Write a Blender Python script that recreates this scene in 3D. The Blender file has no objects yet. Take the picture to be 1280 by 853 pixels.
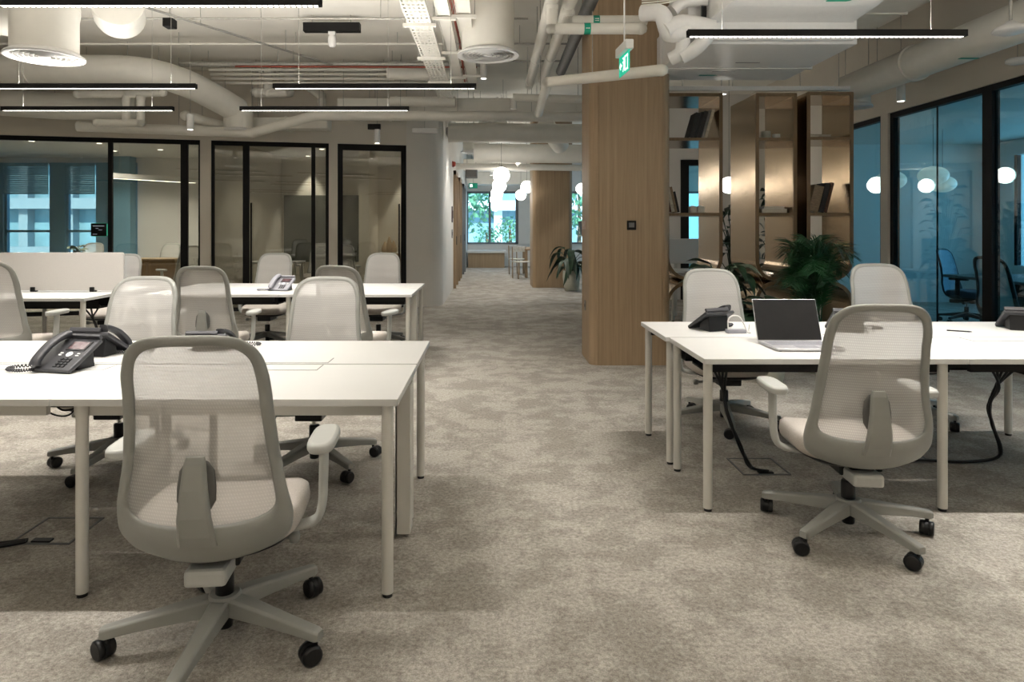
import bpy, bmesh, math, random
from mathutils import Matrix, Vector
C = bpy.context.scene.collection
PI = math.pi
rnd = random.Random(7)

# ---------------------------------------------------------------- camera
cd = bpy.data.cameras.new('camera'); cam = bpy.data.objects.new('camera', cd); C.objects.link(cam)
cam.location = (0, 0, 1.345); cam.rotation_euler = (PI / 2, 0, 0)
cd.sensor_width = 36; cd.lens = 36 * 840 / 1280
cd.shift_x = 26 / 1280; cd.shift_y = -141.5 / 1280; cd.clip_start = .05
bpy.context.scene.camera = cam

# ---------------------------------------------------------------- world, sun, exposure
w = bpy.data.worlds.new('sky'); bpy.context.scene.world = w; w.use_nodes = True
nt = w.node_tree; bg = nt.nodes['Background']
tc = nt.nodes.new('ShaderNodeTexCoord'); sx = nt.nodes.new('ShaderNodeSeparateXYZ'); cr = nt.nodes.new('ShaderNodeValToRGB')
nt.links.new(tc.outputs['Generated'], sx.inputs[0]); nt.links.new(sx.outputs['Z'], cr.inputs[0]); nt.links.new(cr.outputs[0], bg.inputs[0])
cr.color_ramp.elements[0].color = (.50, .80, 1, 1); cr.color_ramp.elements[1].color = (.16, .45, .85, 1)
bg.inputs[1].default_value = 3.2
sd = bpy.data.lights.new('sun', 'SUN'); so = bpy.data.objects.new('sun', sd); C.objects.link(so)
sd.energy = 11; sd.color = (1, .95, .88); sd.angle = .01
so.rotation_euler = Vector((0, .8, -.6)).to_track_quat('-Z', 'Y').to_euler()
vs = bpy.context.scene.view_settings
vs.view_transform = 'Standard'; vs.look = 'None'; vs.gamma = 1; vs.exposure = -0.13
BAR_W = 22          # power of one linear light, downwards
BAR_FILL = 17         # added uplight to brighten the ceiling; the bars themselves shine only down
LAMP = (1, .955, .89)

# ---------------------------------------------------------------- materials
MATS = {}
def mat(name, col, rough=.5, metal=0, var=.06, scale=30, bump=0, emit=0, spec=.5, stretch=None):
    """principled material with a little procedural variation of its colour"""
    m = bpy.data.materials.new(name); MATS[name] = m; m.use_nodes = True
    n = m.node_tree.nodes; l = m.node_tree.links; b = n['Principled BSDF']
    b.inputs['Roughness'].default_value = rough; b.inputs['Metallic'].default_value = metal
    b.inputs['Specular IOR Level'].default_value = spec
    t = n.new('ShaderNodeTexCoord'); no = n.new('ShaderNodeTexNoise'); no.inputs['Scale'].default_value = scale
    src = t.outputs['Object']
    if stretch:
        mp = n.new('ShaderNodeMapping'); mp.inputs['Scale'].default_value = stretch; l.new(src, mp.inputs[0]); src = mp.outputs[0]
    l.new(src, no.inputs['Vector'])
    r = n.new('ShaderNodeValToRGB'); r.color_ramp.elements[0].position = .3; r.color_ramp.elements[1].position = .7
    r.color_ramp.elements[0].color = [c * (1 - var) for c in col] + [1]
    r.color_ramp.elements[1].color = [min(1, c * (1 + var)) for c in col] + [1]
    l.new(no.outputs['Fac'], r.inputs[0]); l.new(r.outputs[0], b.inputs['Base Color'])
    if bump:
        bu = n.new('ShaderNodeBump'); bu.inputs['Strength'].default_value = bump; bu.inputs['Distance'].default_value = .005
        l.new(no.outputs['Fac'], bu.inputs['Height']); l.new(bu.outputs[0], b.inputs['Normal'])
    if emit:
        b.inputs['Emission Color'].default_value = list(col) + [1]; b.inputs['Emission Strength'].default_value = emit
    return m
def glass(name, tint, refl=1.0):
    m = bpy.data.materials.new(name); m.use_nodes = True; n = m.node_tree.nodes; l = m.node_tree.links; n.clear()
    o = n.new('ShaderNodeOutputMaterial'); mx = n.new('ShaderNodeMixShader'); tr = n.new('ShaderNodeBsdfTransparent')
    gl = n.new('ShaderNodeBsdfGlossy'); gl.inputs['Roughness'].default_value = 0.0; gl.inputs['Color'].default_value = (refl, refl, refl, 1)
    lw = n.new('ShaderNodeLayerWeight'); lw.inputs[0].default_value = .5
    p = n.new('ShaderNodeMath'); p.operation = 'POWER'; p.inputs[1].default_value = 4
    a = n.new('ShaderNodeMath'); a.operation = 'MULTIPLY_ADD'; a.inputs[1].default_value = .85; a.inputs[2].default_value = .06
    l.new(lw.outputs['Facing'], p.inputs[0]); l.new(p.outputs[0], a.inputs[0]); l.new(a.outputs[0], mx.inputs[0])
    tr.inputs[0].default_value = list(tint) + [1]
    l.new(tr.outputs[0], mx.inputs[1]); l.new(gl.outputs[0], mx.inputs[2]); l.new(mx.outputs[0], o.inputs[0])
    MATS[name] = m; return m
paint = mat('ceiling_paint', (.72, .68, .60), .7, var=.03, scale=4)
slabm = mat('slab_paint', (.86, .83, .76), .8, var=.04, scale=2, bump=.1)
wallm = mat('wall_paint', (.66, .61, .53), .75, var=.02, scale=3)
wallw = mat('wall_white', (.72, .70, .67), .75, var=.02, scale=3)
ductm = mat('duct_paint', (.76, .735, .67), .45, var=.03, scale=6)
galv = mat('galvanised_steel', (.40, .39, .36), .45, .6, var=.12, scale=40)
darkp = mat('dark_pipe', (.15, .15, .15), .5, var=.1)
black = mat('black_metal', (.008, .0075, .0075), .6, var=.1, spec=.2)
blackp = mat('black_plastic', (.010, .010, .011), .38, var=.1, spec=.35)
rubber = mat('rubber', (.01, .01, .01), .7)
lam = mat('white_laminate', (.64, .635, .615), .38, var=.01, scale=5)
edge = mat('desk_edge', (.60, .585, .55), .5, var=.02)
legm = mat('white_steel', (.64, .62, .57), .4, var=.02, scale=5)
plast = mat('grey_plastic', (.29, .292, .27), .45, var=.03, scale=12)
plastl = mat('light_grey_plastic', (.47, .475, .45), .42, var=.02, scale=12)
seatf = mat('seat_fabric', (.52, .475, .43), .9, var=.12, scale=260, bump=.3)
chrome = mat('chrome', (.8, .8, .8), .12, 1, var=.02)
phoneg = mat('phone_grey', (.035, .035, .04), .45, var=.08)
phonel = mat('phone_light', (.27, .27, .30), .45, var=.05)
keym = mat('key_grey', (.012, .012, .014), .5)
keyw = mat('key_white', (.75, .75, .75), .5)
silver = mat('silver', (.62, .62, .64), .35, .7, var=.03)
white = mat('white_plastic', (.75, .74, .72), .4, var=.02)
screenp = mat('screen_panel', (.66, .63, .60), .9, var=.04, scale=200, bump=.1)
red = mat('red', (.42, .05, .03), .5)
redp = mat('red_conduit', (.32, .06, .03), .6)
green_s = mat('sign_green', (.0, .30, .19), .4, var=.02)
green_e = mat('exit_green', (.0, .42, .27), .4, var=.02, emit=.9)
white_e = mat('exit_white', (.9, 1, .95), .4, var=.01, emit=1.6)
led = mat('led', (1, .95, .86), .4, var=.01, emit=7)
led_hot = mat('led_hot', (1, .95, .88), .4, var=.01, emit=5)
globe = mat('opal_globe', (1, .95, .87), .3, var=.01, emit=16)
globe_r = mat('opal_shade', (1, .95, .87), .3, var=.01, emit=.35)
terr = mat('pot_cream', (.50, .50, .42), .6, var=.08, scale=20)
leafd = mat('leaf_dark', (.014, .04, .018), .4, var=.5, scale=12)
leafp = mat('palm_green', (.012, .07, .022), .45, var=.5, scale=10)
leafs = mat('leaf_silver', (.22, .27, .20), .45, var=.6, scale=60, stretch=(1, 6, 1))
soil = mat('soil', (.02, .014, .01), .9, var=.3)
blueg = mat('blue_mesh_fabric', (.22, .40, .58), .9, var=.05)
tv = mat('olive_board', (.10, .105, .085), .6, var=.05)
paper = mat('paper', (.62, .58, .50), .8, var=.05)
stone = mat('pale_stone', (.6, .58, .53), .7, var=.15, scale=20)
tree_m = mat('tree_green', (.16, .36, .20), .8, var=.5, scale=3)
bldg = mat('pale_render', (.75, .76, .76), .8, var=.05)
bglass = mat('far_glass', (.22, .36, .42), .15, var=.3, scale=.4)
asphalt = mat('paving', (.45, .47, .46), .9, var=.1)
dayblue = mat('daylight_blue_paint', (.16, .33, .44), .8, var=.06, scale=20, stretch=(8, 8, .2))  # blue of the daylight at the window wall put into the paint
bookc = [mat('book_' + k, c, .7, var=.2, scale=25, stretch=(1, 1, 4)) for k, c in
         (('black', (.018, .016, .016)), ('brown', (.10, .045, .025)), ('cream', (.50, .44, .34)), ('grey', (.20, .19, .18)), ('tan', (.26, .18, .11)))]
g_clear = glass('clear_glass', (.80, .80, .74))
g_dayblue = glass('daylight_tinted_glass', (.62, .82, .85))  # tint carries the blue daylight of the rooms behind
g_out = glass('window_glass', (.82, .95, 1.0), .6)
g_small = glass('jar_glass', (.8, .82, .78))

def wood(name, c0, c1, c2):
    m = bpy.data.materials.new(name); m.use_nodes = True; n = m.node_tree.nodes; l = m.node_tree.links; b = n['Principled BSDF']
    t = n.new('ShaderNodeTexCoord'); mp = n.new('ShaderNodeMapping'); mp.inputs['Scale'].default_value = (9, 9, .35)
    no = n.new('ShaderNodeTexNoise'); no.inputs['Scale'].default_value = 6; no.inputs['Detail'].default_value = 8; no.inputs['Distortion'].default_value = .4
    mp2 = n.new('ShaderNodeMapping'); mp2.inputs['Scale'].default_value = (11, 11, .02)
    n2 = n.new('ShaderNodeTexNoise'); n2.inputs['Scale'].default_value = 2.2; n2.inputs['Detail'].default_value = 2
    ad = n.new('ShaderNodeMix'); ad.data_type = 'FLOAT'; ad.inputs[0].default_value = .45
    r = n.new('ShaderNodeValToRGB'); e = r.color_ramp.elements
    e[0].position = .32; e[0].color = c0 + (1,); e[1].position = .7; e[1].color = c2 + (1,)
    k = e.new(.5); k.color = c1 + (1,)
    l.new(t.outputs['Object'], mp.inputs[0]); l.new(mp.outputs[0], no.inputs['Vector'])
    l.new(t.outputs['Object'], mp2.inputs[0]); l.new(mp2.outputs[0], n2.inputs['Vector'])
    l.new(no.outputs['Fac'], ad.inputs[2]); l.new(n2.outputs['Fac'], ad.inputs[3])
    l.new(ad.outputs[0], r.inputs[0]); l.new(r.outputs[0], b.inputs['Base Color'])
    b.inputs['Roughness'].default_value = .5
    MATS[name] = m; return m
oak = wood('oak_veneer', (.265, .18, .105), (.32, .225, .135), (.385, .275, .17))
oakd = wood('oak_dark', (.13, .078, .036), (.17, .105, .05), (.22, .14, .07))

def brass_mat():
    m = bpy.data.materials.new('brushed_brass'); m.use_nodes = True; n = m.node_tree.nodes; l = m.node_tree.links; b = n['Principled BSDF']
    t = n.new('ShaderNodeTexCoord'); mp = n.new('ShaderNodeMapping'); mp.inputs['Scale'].default_value = (60, 60, .8)
    no = n.new('ShaderNodeTexNoise'); no.inputs['Scale'].default_value = 4; no.inputs['Detail'].default_value = 4
    r = n.new('ShaderNodeValToRGB'); r.color_ramp.elements[0].color = (.25, .175, .10, 1); r.color_ramp.elements[1].color = (.40, .295, .18, 1)
    l.new(t.outputs['Object'], mp.inputs[0]); l.new(mp.outputs[0], no.inputs['Vector']); l.new(no.outputs['Fac'], r.inputs[0])
    l.new(r.outputs[0], b.inputs['Base Color']); b.inputs['Metallic'].default_value = 1; b.inputs['Roughness'].default_value = .17
    bu = n.new('ShaderNodeBump'); bu.inputs['Strength'].default_value = .12; bu.inputs['Distance'].default_value = .002
    l.new(no.outputs['Fac'], bu.inputs['Height']); l.new(bu.outputs[0], b.inputs['Normal'])
    MATS['brass'] = m; return m
brass = brass_mat()

def carpet_mat():
    m = bpy.data.materials.new('carpet'); m.use_nodes = True; n = m.node_tree.nodes; l = m.node_tree.links; b = n['Principled BSDF']
    t = n.new('ShaderNodeTexCoord')
    def noise(scale, detail, rough=.6, st=(1, 1, 1)):
        mp = n.new('ShaderNodeMapping'); mp.inputs['Scale'].default_value = st
        x = n.new('ShaderNodeTexNoise'); x.inputs['Scale'].default_value = scale; x.inputs['Detail'].default_value = detail; x.inputs['Roughness'].default_value = rough
        l.new(t.outputs['Object'], mp.inputs[0]); l.new(mp.outputs[0], x.inputs['Vector']); return x
    big = noise(3.4, 12, .74); mid = noise(60, 4, .8); fine = noise(210, 2, .7); tone = noise(.9, 3)
    def ramp(src, p0, p1, c0, c1):
        r = n.new('ShaderNodeValToRGB'); e = r.color_ramp.elements; e[0].position = p0; e[1].position = p1; e[0].color = c0 + (1,); e[1].color = c1 + (1,)
        l.new(src.outputs['Fac'], r.inputs[0]); return r
    base = ramp(big, .455, .545, (.345, .320, .283), (.465, .437, .392))
    spk = ramp(mid, .36, .64, (.62, .61, .60), (1.16, 1.16, 1.16)); sp2 = ramp(fine, .35, .65, (.80, .80, .80), (1.12, 1.12, 1.12)); tn_ = ramp(tone, .35, .65, (.93, .92, .91), (1.06, 1.06, 1.06))
    def mul(a, c):
        x = n.new('ShaderNodeMix'); x.data_type = 'RGBA'; x.blend_type = 'MULTIPLY'; x.inputs[0].default_value = 1
        l.new(a, x.inputs[6]); l.new(c, x.inputs[7]); return x.outputs[2]
    col = mul(mul(mul(base.outputs[0], spk.outputs[0]), sp2.outputs[0]), tn_.outputs[0])
    l.new(col, b.inputs['Base Color'])
    m2 = n.new('ShaderNodeMix'); m2.data_type = 'FLOAT'; m2.inputs[0].default_value = .4
    l.new(mid.outputs['Fac'], m2.inputs[2]); l.new(fine.outputs['Fac'], m2.inputs[3])
    b.inputs['Roughness'].default_value = .95; b.inputs['Specular IOR Level'].default_value = .15
    bu = n.new('ShaderNodeBump'); bu.inputs['Strength'].default_value = .7; bu.inputs['Distance'].default_value = .012
    l.new(m2.outputs[0], bu.inputs['Height']); l.new(bu.outputs[0], b.inputs['Normal'])
    return m
carpet = carpet_mat()

def mesh_fabric(name, col, lo, hi):
    """open woven mesh: threads of cloth, holes that let one see through"""
    m = bpy.data.materials.new(name); m.use_nodes = True; n = m.node_tree.nodes; l = m.node_tree.links
    b = n['Principled BSDF']; o = n['Material Output']; b.inputs['Roughness'].default_value = .8
    b.inputs['Base Color'].default_value = col + (1,); b.inputs['Specular IOR Level'].default_value = .2
    t = n.new('ShaderNodeTexCoord'); mx = n.new('ShaderNodeMixShader'); tr = n.new('ShaderNodeBsdfTransparent')
    def wave(st, dist):
        mp = n.new('ShaderNodeMapping'); mp.inputs['Scale'].default_value = st
        x = n.new('ShaderNodeTexWave'); x.inputs['Scale'].default_value = 1; x.inputs['Distortion'].default_value = dist
        x.bands_direction = 'DIAGONAL'; l.new(t.outputs['Object'], mp.inputs[0]); l.new(mp.outputs[0], x.inputs['Vector']); return x
    a = wave((80, 0, 30), .7); c = wave((2, 0, 58), 1.4)
    ml = n.new('ShaderNodeMath'); ml.operation = 'MULTIPLY'; l.new(a.outputs['Fac'], ml.inputs[0]); l.new(c.outputs['Fac'], ml.inputs[1])
    mr = n.new('ShaderNodeMapRange'); mr.inputs[3].default_value = lo; mr.inputs[4].default_value = hi
    l.new(ml.outputs[0], mr.inputs[0]); l.new(mr.outputs[0], mx.inputs[0])
    l.new(tr.outputs[0], mx.inputs[1]); l.new(b.outputs[0], mx.inputs[2]); l.new(mx.outputs[0], o.inputs[0])
    return m
meshf = mesh_fabric('chair_mesh', (.63, .615, .595), .63, .84)
meshb = mesh_fabric('chair_mesh_blue', (.40, .55, .70), .72, .85)

# ---------------------------------------------------------------- mesh builder
class MB:
    def __init__(s, M=None): s.v = []; s.f = []; s.sm = []; s.mi = []; s.m = 0; s.M = M
    def add(s, vs_, fs, smooth=False):
        o = len(s.v); s.v += [tuple(s.M @ Vector(p)) if s.M else tuple(p) for p in vs_]
        for f in fs: s.f.append([i + o for i in f]); s.sm.append(smooth); s.mi.append(s.m)
    def box(s, x0, x1, y0, y1, z0, z1):
        s.add([(x0, y0, z0), (x1, y0, z0), (x1, y1, z0), (x0, y1, z0), (x0, y0, z1), (x1, y0, z1), (x1, y1, z1), (x0, y1, z1)],
              [(3, 2, 1, 0), (4, 5, 6, 7), (0, 1, 5, 4), (1, 2, 6, 5), (2, 3, 7, 6), (3, 0, 4, 7)]); return s
    def obox(s, c, size, R):
        h = [k / 2 for k in size]
        P = [Vector(c) + R @ Vector((a * h[0], b * h[1], d * h[2])) for d in (-1, 1) for a, b in ((-1, -1), (1, -1), (1, 1), (-1, 1))]
        s.add(P, [(3, 2, 1, 0), (4, 5, 6, 7), (0, 1, 5, 4), (1, 2, 6, 5), (2, 3, 7, 6), (3, 0, 4, 7)]); return s
    def loft(s, rings, caps=True, closed=False, smooth=True):
        n = len(rings[0]); o = len(s.v); k = len(rings)
        vs_ = [p for r in rings for p in r]; fs = []
        for i in range(k if closed else k - 1):
            j = (i + 1) % k
            for q in range(n):
                q2 = (q + 1) % n; fs.append((i * n + q, i * n + q2, j * n + q2, j * n + q))
        s.add(vs_, fs, smooth)
        if caps and not closed:
            s.add(rings[0], [tuple(range(n))[::-1]]); s.add(rings[-1], [tuple(range(n))])
        return s
    def tube(s, pts, r, n=10, closed=False, caps=True):
        pts = [Vector(p) for p in pts]; k = len(pts); rings = []; up = None
        for i, p in enumerate(pts):
            a = pts[(i - 1) % k] if (closed or i) else p; b = pts[(i + 1) % k] if (closed or i < k - 1) else p
            t = (b - a).normalized()
            if up is None:
                up = Vector((0, 0, 1)) if abs(t.z) < .9 else Vector((1, 0, 0))
            x = t.cross(up).normalized(); up = x.cross(t).normalized()
            rr = r[i] if isinstance(r, (list, tuple)) else r
            rings.append([p + x * (rr * math.cos(2 * PI * q / n)) + up * (rr * math.sin(2 * PI * q / n)) for q in range(n)])
        return s.loft(rings, caps, closed)
    def cyl(s, p0, p1, r, r1=None, n=16):
        return s.tube([p0, p1], [r, r if r1 is None else r1], n)
    def lathe(s, prof, c=(0, 0, 0), n=24, caps=True):
        return s.loft([[(c[0] + r * math.cos(2 * PI * q / n), c[1] + r * math.sin(2 * PI * q / n), c[2] + z) for q in range(n)] for r, z in prof], caps)
    def prism(s, poly, z0, z1, smooth=False):
        return s.loft([[(x, y, z0) for x, y in poly], [(x, y, z1) for x, y in poly]], True, False, smooth)
    def sheet(s, grid, smooth=True):
        n = len(grid[0]); s.add([p for r in grid for p in r],
            [(i * n + j, i * n + j + 1, (i + 1) * n + j + 1, (i + 1) * n + j) for i in range(len(grid) - 1) for j in range(n - 1)], smooth); return s
    def build(s, name, m, parent=None, bevel=0, kind=None, loc=None, rot=None):
        me = bpy.data.meshes.new(name); me.from_pydata(s.v, [], s.f); me.update()
        ms = m if isinstance(m, (list, tuple)) else [m]
        for x in ms: me.materials.append(x)
        me.polygons.foreach_set('use_smooth', s.sm); me.polygons.foreach_set('material_index', s.mi)
        o = bpy.data.objects.new(name, me); C.objects.link(o)
        if parent: o.parent = parent
        if loc is not None: o.location = loc
        if rot is not None: o.rotation_euler = rot
        if bevel:
            b = o.modifiers.new('bevel', 'BEVEL'); b.width = bevel; b.segments = 2; b.limit_method = 'ANGLE'; b.angle_limit = .6
        if kind: o['kind'] = kind
        return o
def crom(pts, k):
    """Catmull-Rom through points"""
    out = []; P = [Vector(p) for p in pts]
    for i in range(len(P) - 1):
        a, b, c, d = P[max(i - 1, 0)], P[i], P[i + 1], P[min(i + 2, len(P) - 1)]
        for j in range(k):
            t = j / k; out.append(.5 * (2 * b + (c - a) * t + (2 * a - 5 * b + 4 * c - d) * t * t + (3 * b - a - 3 * c + d) * t ** 3))
    return out + [P[-1]]
def lerp_tab(tab, x):
    if x <= tab[0][0]: return tab[0][1]
    for (a, b), (c, d) in zip(tab, tab[1:]):
        if x <= c:
            t = (x - a) / (c - a); t = t * t * (3 - 2 * t) * .5 + t * .5
            return b + (d - b) * t
    return tab[-1][1]
def tag(o, label=None, cat=None, group=None, kind=None):
    if label: o['label'] = label
    if cat: o['category'] = cat
    if group: o['group'] = group
    if kind: o['kind'] = kind
    return o
def empty(name, loc=(0, 0, 0), rz=0, label=None, cat=None, group=None, kind=None):
    o = bpy.data.objects.new(name, None); C.objects.link(o); o.location = loc; o.rotation_euler = (0, 0, rz); o.empty_display_size = .1
    return tag(o, label, cat, group, kind)
def copy_tree(o, parent=None):
    c = o.copy(); C.objects.link(c)
    if parent: c.parent = parent
    for ch in list(o.children): copy_tree(ch, c)
    return c
def struct(o): o['kind'] = 'structure'; return o
def lamp(name, kind, parent, loc, power, color=LAMP, rot=(0, 0, 0), **kw):
    d = bpy.data.lights.new(name, kind); d.energy = power; d.color = color
    for k, v in kw.items(): setattr(d, k, v)
    o = bpy.data.objects.new(name, d); C.objects.link(o); o.location = loc; o.rotation_euler = rot
    if parent: o.parent = parent
    return o

# ---------------------------------------------------------------- setting: floor, slab, walls
H = 3.85
struct(MB().box(-13, 9.3, -4.8, 23.9, -.2, 0).build('floor', carpet))
struct(MB().box(-13, 9.3, -4.8, 14.7, H, H + .25).build('ceiling', slabm))
struct(MB().box(-1.1, 9.3, 14.7, 23.9, H, H + .25).build('ceiling', slabm))
struct(MB().box(-13, 9.3, -4.8, -4.6, 0, H).build('wall_back', wallw))
struct(MB().box(-13, -12.8, -4.6, 14.5, 0, H).build('wall_left', wallw))

# angled partition on the left: local frame with s along the wall (right end = 0), t into the rooms behind
DW = Matrix(((-.9777, .2101, 0, -1.1), (-.2101, -.9777, 0, 11.45), (0, 0, 1, 0), (0, 0, 0, 1)))
DW = DW @ Matrix.Scale(-1, 4, (0, 1, 0))            # local (s, t, z); t > 0 is behind the face seen from the office
GT = 2.745
def wbox(s0, s1, t0, t1, z0, z1): return MB(DW).box(s0, s1, t0, t1, z0, z1)
wl = struct(wbox(.343, 11.7, 0, .14, GT, H).build('wall_partition', wallm))
wbox(1.479, 1.621, 0, .14, 0, GT).build('pier', wallm, wl)
wbox(3.458, 3.613, 0, .14, 0, GT).build('pier', wallm, wl)
# right end of the partition rounds into the corridor wall
face = [DW @ Vector((.343, 0, 0)), DW @ Vector((.06, 0, 0))]
c0 = Vector((-1.19, 11.80))
arc = [(-1.19 + .35 * math.cos(a), 11.80 + .35 * math.sin(a)) for a in [(-78 + 78 * i / 10) * PI / 180 for i in range(11)]]
poly = [(face[0].x, face[0].y)] + arc + [(-.84, 23.5), (-1.0, 23.5), (-1.0, 12.05), (-1.25, 11.75), ]
fb = DW @ Vector((.343, .14, 0)); poly.append((fb.x, fb.y))
wc = struct(MB().prism(poly, 0, H).build('wall_corridor', mat('corridor_paint', (.70, .665, .61), .75, var=.02, scale=3)))

def glazing(name, panes, s0, s1, mull, gm, handle=None, top=.07, side=.06):
    """panes behind the black frame of one opening of the angled partition"""
    e = struct(empty(name)); 
    wbox(s0, s1, .03, .10, GT - top, GT).build('frame_head', black, e)
    wbox(s0, s1, .03, .10, 0, .06).build('frame_sill', black, e)
    wbox(s0, s0 + side, .03, .10, .06, GT - top).build('jamb', black, e)
    wbox(s1 - side, s1, .03, .10, .06, GT - top).build('jamb', black, e)
    for a, b in mull: wbox(a, b, .03, .10, .06, GT - top).build('mullion', black, e)
    edges = [s0 + side] + [k for a, b in mull for k in (a, b)] + [s1 - side]
    for i in range(0, len(edges), 2): wbox(edges[i], edges[i + 1], .06, .072, .06, GT - top).build('pane', gm, e)
    return e
g1 = glazing('window_1', 3, 3.613, 11.6, [(3.803, 3.909), (4.902, 4.958), (8.2, 8.26)], g_clear, side=.03)
g2 = glazing('window_2', 3, 1.621, 3.458, [(1.839, 1.902), (2.876, 2.974)], g_clear, side=.05)
MB(DW).box(2.825, 2.85, -.035, -.010, .35, 1.75).box(2.83, 2.845, -.02, .062, .45, .48).box(2.83, 2.845, -.02, .062, 1.6, 1.63).build('pull_handle', black, g2)
g3 = glazing('window_3', 1, .343, 1.479, [], g_clear, side=.085, top=.10)
MB(DW).box(.455, .478, -.035, -.010, .35, 1.75).box(.46, .473, -.02, .062, .45, .48).box(.46, .473, -.02, .062, 1.6, 1.63).build('pull_handle', black, g3)

# rooms behind the partition
struct(MB().box(-4.60, -4.48, 10.75, 14.5, 0, 2.9).build('wall_divider', wallm))
rc = [DW @ Vector((11.7, .15, 0)), DW @ Vector((.36, .15, 0))]
struct(MB().prism([(rc[0].x, rc[0].y), (rc[1].x, rc[1].y), (-1.0, 12.2), (-1.0, 14.5), (-12.8, 14.5)], 2.86, 2.92).build('ceiling', mat('room_ceiling', (.62, .61, .57), .8, var=.02)))
wb = struct(MB().box(-7.63, -1.0, 14.5, 14.65, 0, H).build('wall_rooms', wallw))
MB().box(-12.8, -7.63, 14.5, 14.65, 0, .45).build('spandrel', wallw, wb)
MB().box(-12.8, -7.63, 14.5, 14.65, 2.75, H).build('lintel', wallw, wb)
for a, b in ((-12.8, -12.4), (-11.2, -10.5), (-9.48, -9.17), (-8.48, -8.20)): MB().box(a, b, 14.45, 14.66, .45, 2.75).build('pier', dayblue, wb)
for n_, (a, b) in enumerate(((-10.5, -9.48), (-9.17, -8.48), (-8.20, -7.63))):
    e = struct(empty('window_%d' % (4 + n_)))
    MB().box(a, a + .05, 14.5, 14.58, .45, 2.75).box(b - .05, b, 14.5, 14.58, .45, 2.75).box(a, b, 14.5, 14.58, 1.25, 1.30).box(a, b, 14.5, 14.58, .45, .5).box(a, b, 14.5, 14.58, 2.70, 2.75).build('window_frame', dayblue, e)
    MB().box(a, b, 14.53, 14.54, .45, 2.75).build('pane', g_out, e)
    for k in range(15): MB().box(a + .02, b - .02, 14.41, 14.42, 2.70 - .045 * k, 2.738 - .045 * k).build('blind_slat', dayblue, e)
MB().box(-8.1, -7.63, 14.2, 14.44, 0, 2.86).build('side_panel', dayblue, wb)
# beige back wall of the middle room: return, wall face and dark board
struct(MB().box(-4.48, -1.0, 14.36, 14.5, 0, 2.86).build('wall_room_rear', wallm))
struct(MB().box(-2.62, -2.42, 13.3, 14.36, 0, 2.86).build('wall_room_return', wallm))

# right-hand glazed partition along x = 4.85
XR = 4.85
wr = struct(MB().box(XR, XR + .15, -4.6, 13.1, GT, H).build('wall_right', wallm))
MB().box(XR, XR + .15, 8.22, 8.37, 0, GT).build('pier', wallm, wr)
MB().box(XR, XR + .15, -4.6, 2.2, 0, GT).build('pier', wallm, wr)
MB().box(XR, XR + .15, 9.75, 13.1, 0, GT).build('pier', wallm, wr)
def rglaze(name, y0, y1, mull, thin, gm):
    e = struct(empty(name))
    def b(a, c, z0, z1, nm, m=black, x0=XR + .03, x1=XR + .11): MB().box(x0, x1, a, c, z0, z1).build(nm, m, e)
    b(y0, y1, GT - .06, GT, 'frame_head'); b(y0, y1, 0, .08, 'frame_sill')
    b(y0, y0 + .06, .08, GT - .06, 'jamb'); b(y1 - .06, y1, .08, GT - .06, 'jamb')
    for a, c in mull: b(a, c, .08, GT - .06, 'mullion')
    edges = [y0 + .06] + [k for a, c in sorted(mull + thin) for k in (a, c)] + [y1 - .06]
    for i in range(0, len(edges), 2): b(edges[i], edges[i + 1], .08, GT - .06, 'pane', gm, XR + .06, XR + .072)
    for a, c in thin: b(a, c, .08, GT - .06, 'pane_joint', black, XR + .058, XR + .074)
    return e
rglaze('window_7', 2.2, 8.22, [(6.55, 6.68), (4.2, 4.3)], [(7.40, 7.408)], g_dayblue)
rglaze('window_8', 8.37, 9.75, [], [], g_dayblue)
# rooms behind it
struct(MB().box(XR + .15, 9.1, 2.0, 13.1, 2.86, 2.92).build('ceiling', MATS['room_ceiling']))
struct(MB().box(XR + .15, 9.0, 12.2, 12.35, 0, 2.86).build('wall_meeting_rear', wallw))
struct(MB().box(XR + .15, 9.0, 2.05, 2.2, 0, 2.86).build('wall_meeting_front', wallw))
we = struct(MB().box(9.0, 9.2, -4.6, 23.6, 0, .7).build('wall_exterior', wallw))
MB().box(9.0, 9.2, -4.6, 23.6, 2.6, H).build('lintel', wallw, we)
for a, b in ((-4.6, 2.8), (6.5, 6.9), (11.6, 14), (18.5, 19)): MB().box(9.0, 9.2, a, b, .7, 2.6).build('pier', wallw, we)
for n_, (a, b) in enumerate(((2.8, 6.5), (6.9, 11.6), (14, 18.5), (19, 23.6))):
    e = struct(empty('window_%d' % (9 + n_)))
    MB().box(9.03, 9.1, a, a + .06, .7, 2.6).box(9.03, 9.1, b - .06, b, .7, 2.6).box(9.03, 9.1, (a + b) / 2 - .03, (a + b) / 2 + .03, .7, 2.6).build('window_frame', black, e)
    MB().box(9.06, 9.07, a, b, .7, 2.6).build('pane', g_out, e)

# partition behind the shelves with a black framed door
XB = 12.6
wz = struct(MB().box(2.3, 3.55, XB, XB + .12, 0, H).build('wall_rear', wallw))
MB().box(4.15, XR, XB, XB + .12, 0, H).build('wall_segment', wallw, wz); MB().box(3.55, 4.15, XB, XB + .12, 2.62, H).build('lintel', wallw, wz)
d = struct(empty('door_1'))
MB().box(3.55, 3.70, XB - .03, XB + .14, 0, 2.62).box(4.05, 4.15, XB - .03, XB + .14, 0, 2.62).box(3.70, 4.05, XB - .03, XB + .14, 2.52, 2.62).build('door_frame', black, d)
MB().box(3.70, 4.05, XB + .05, XB + .06, 0, 2.52).build('pane', g_dayblue, d)

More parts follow.
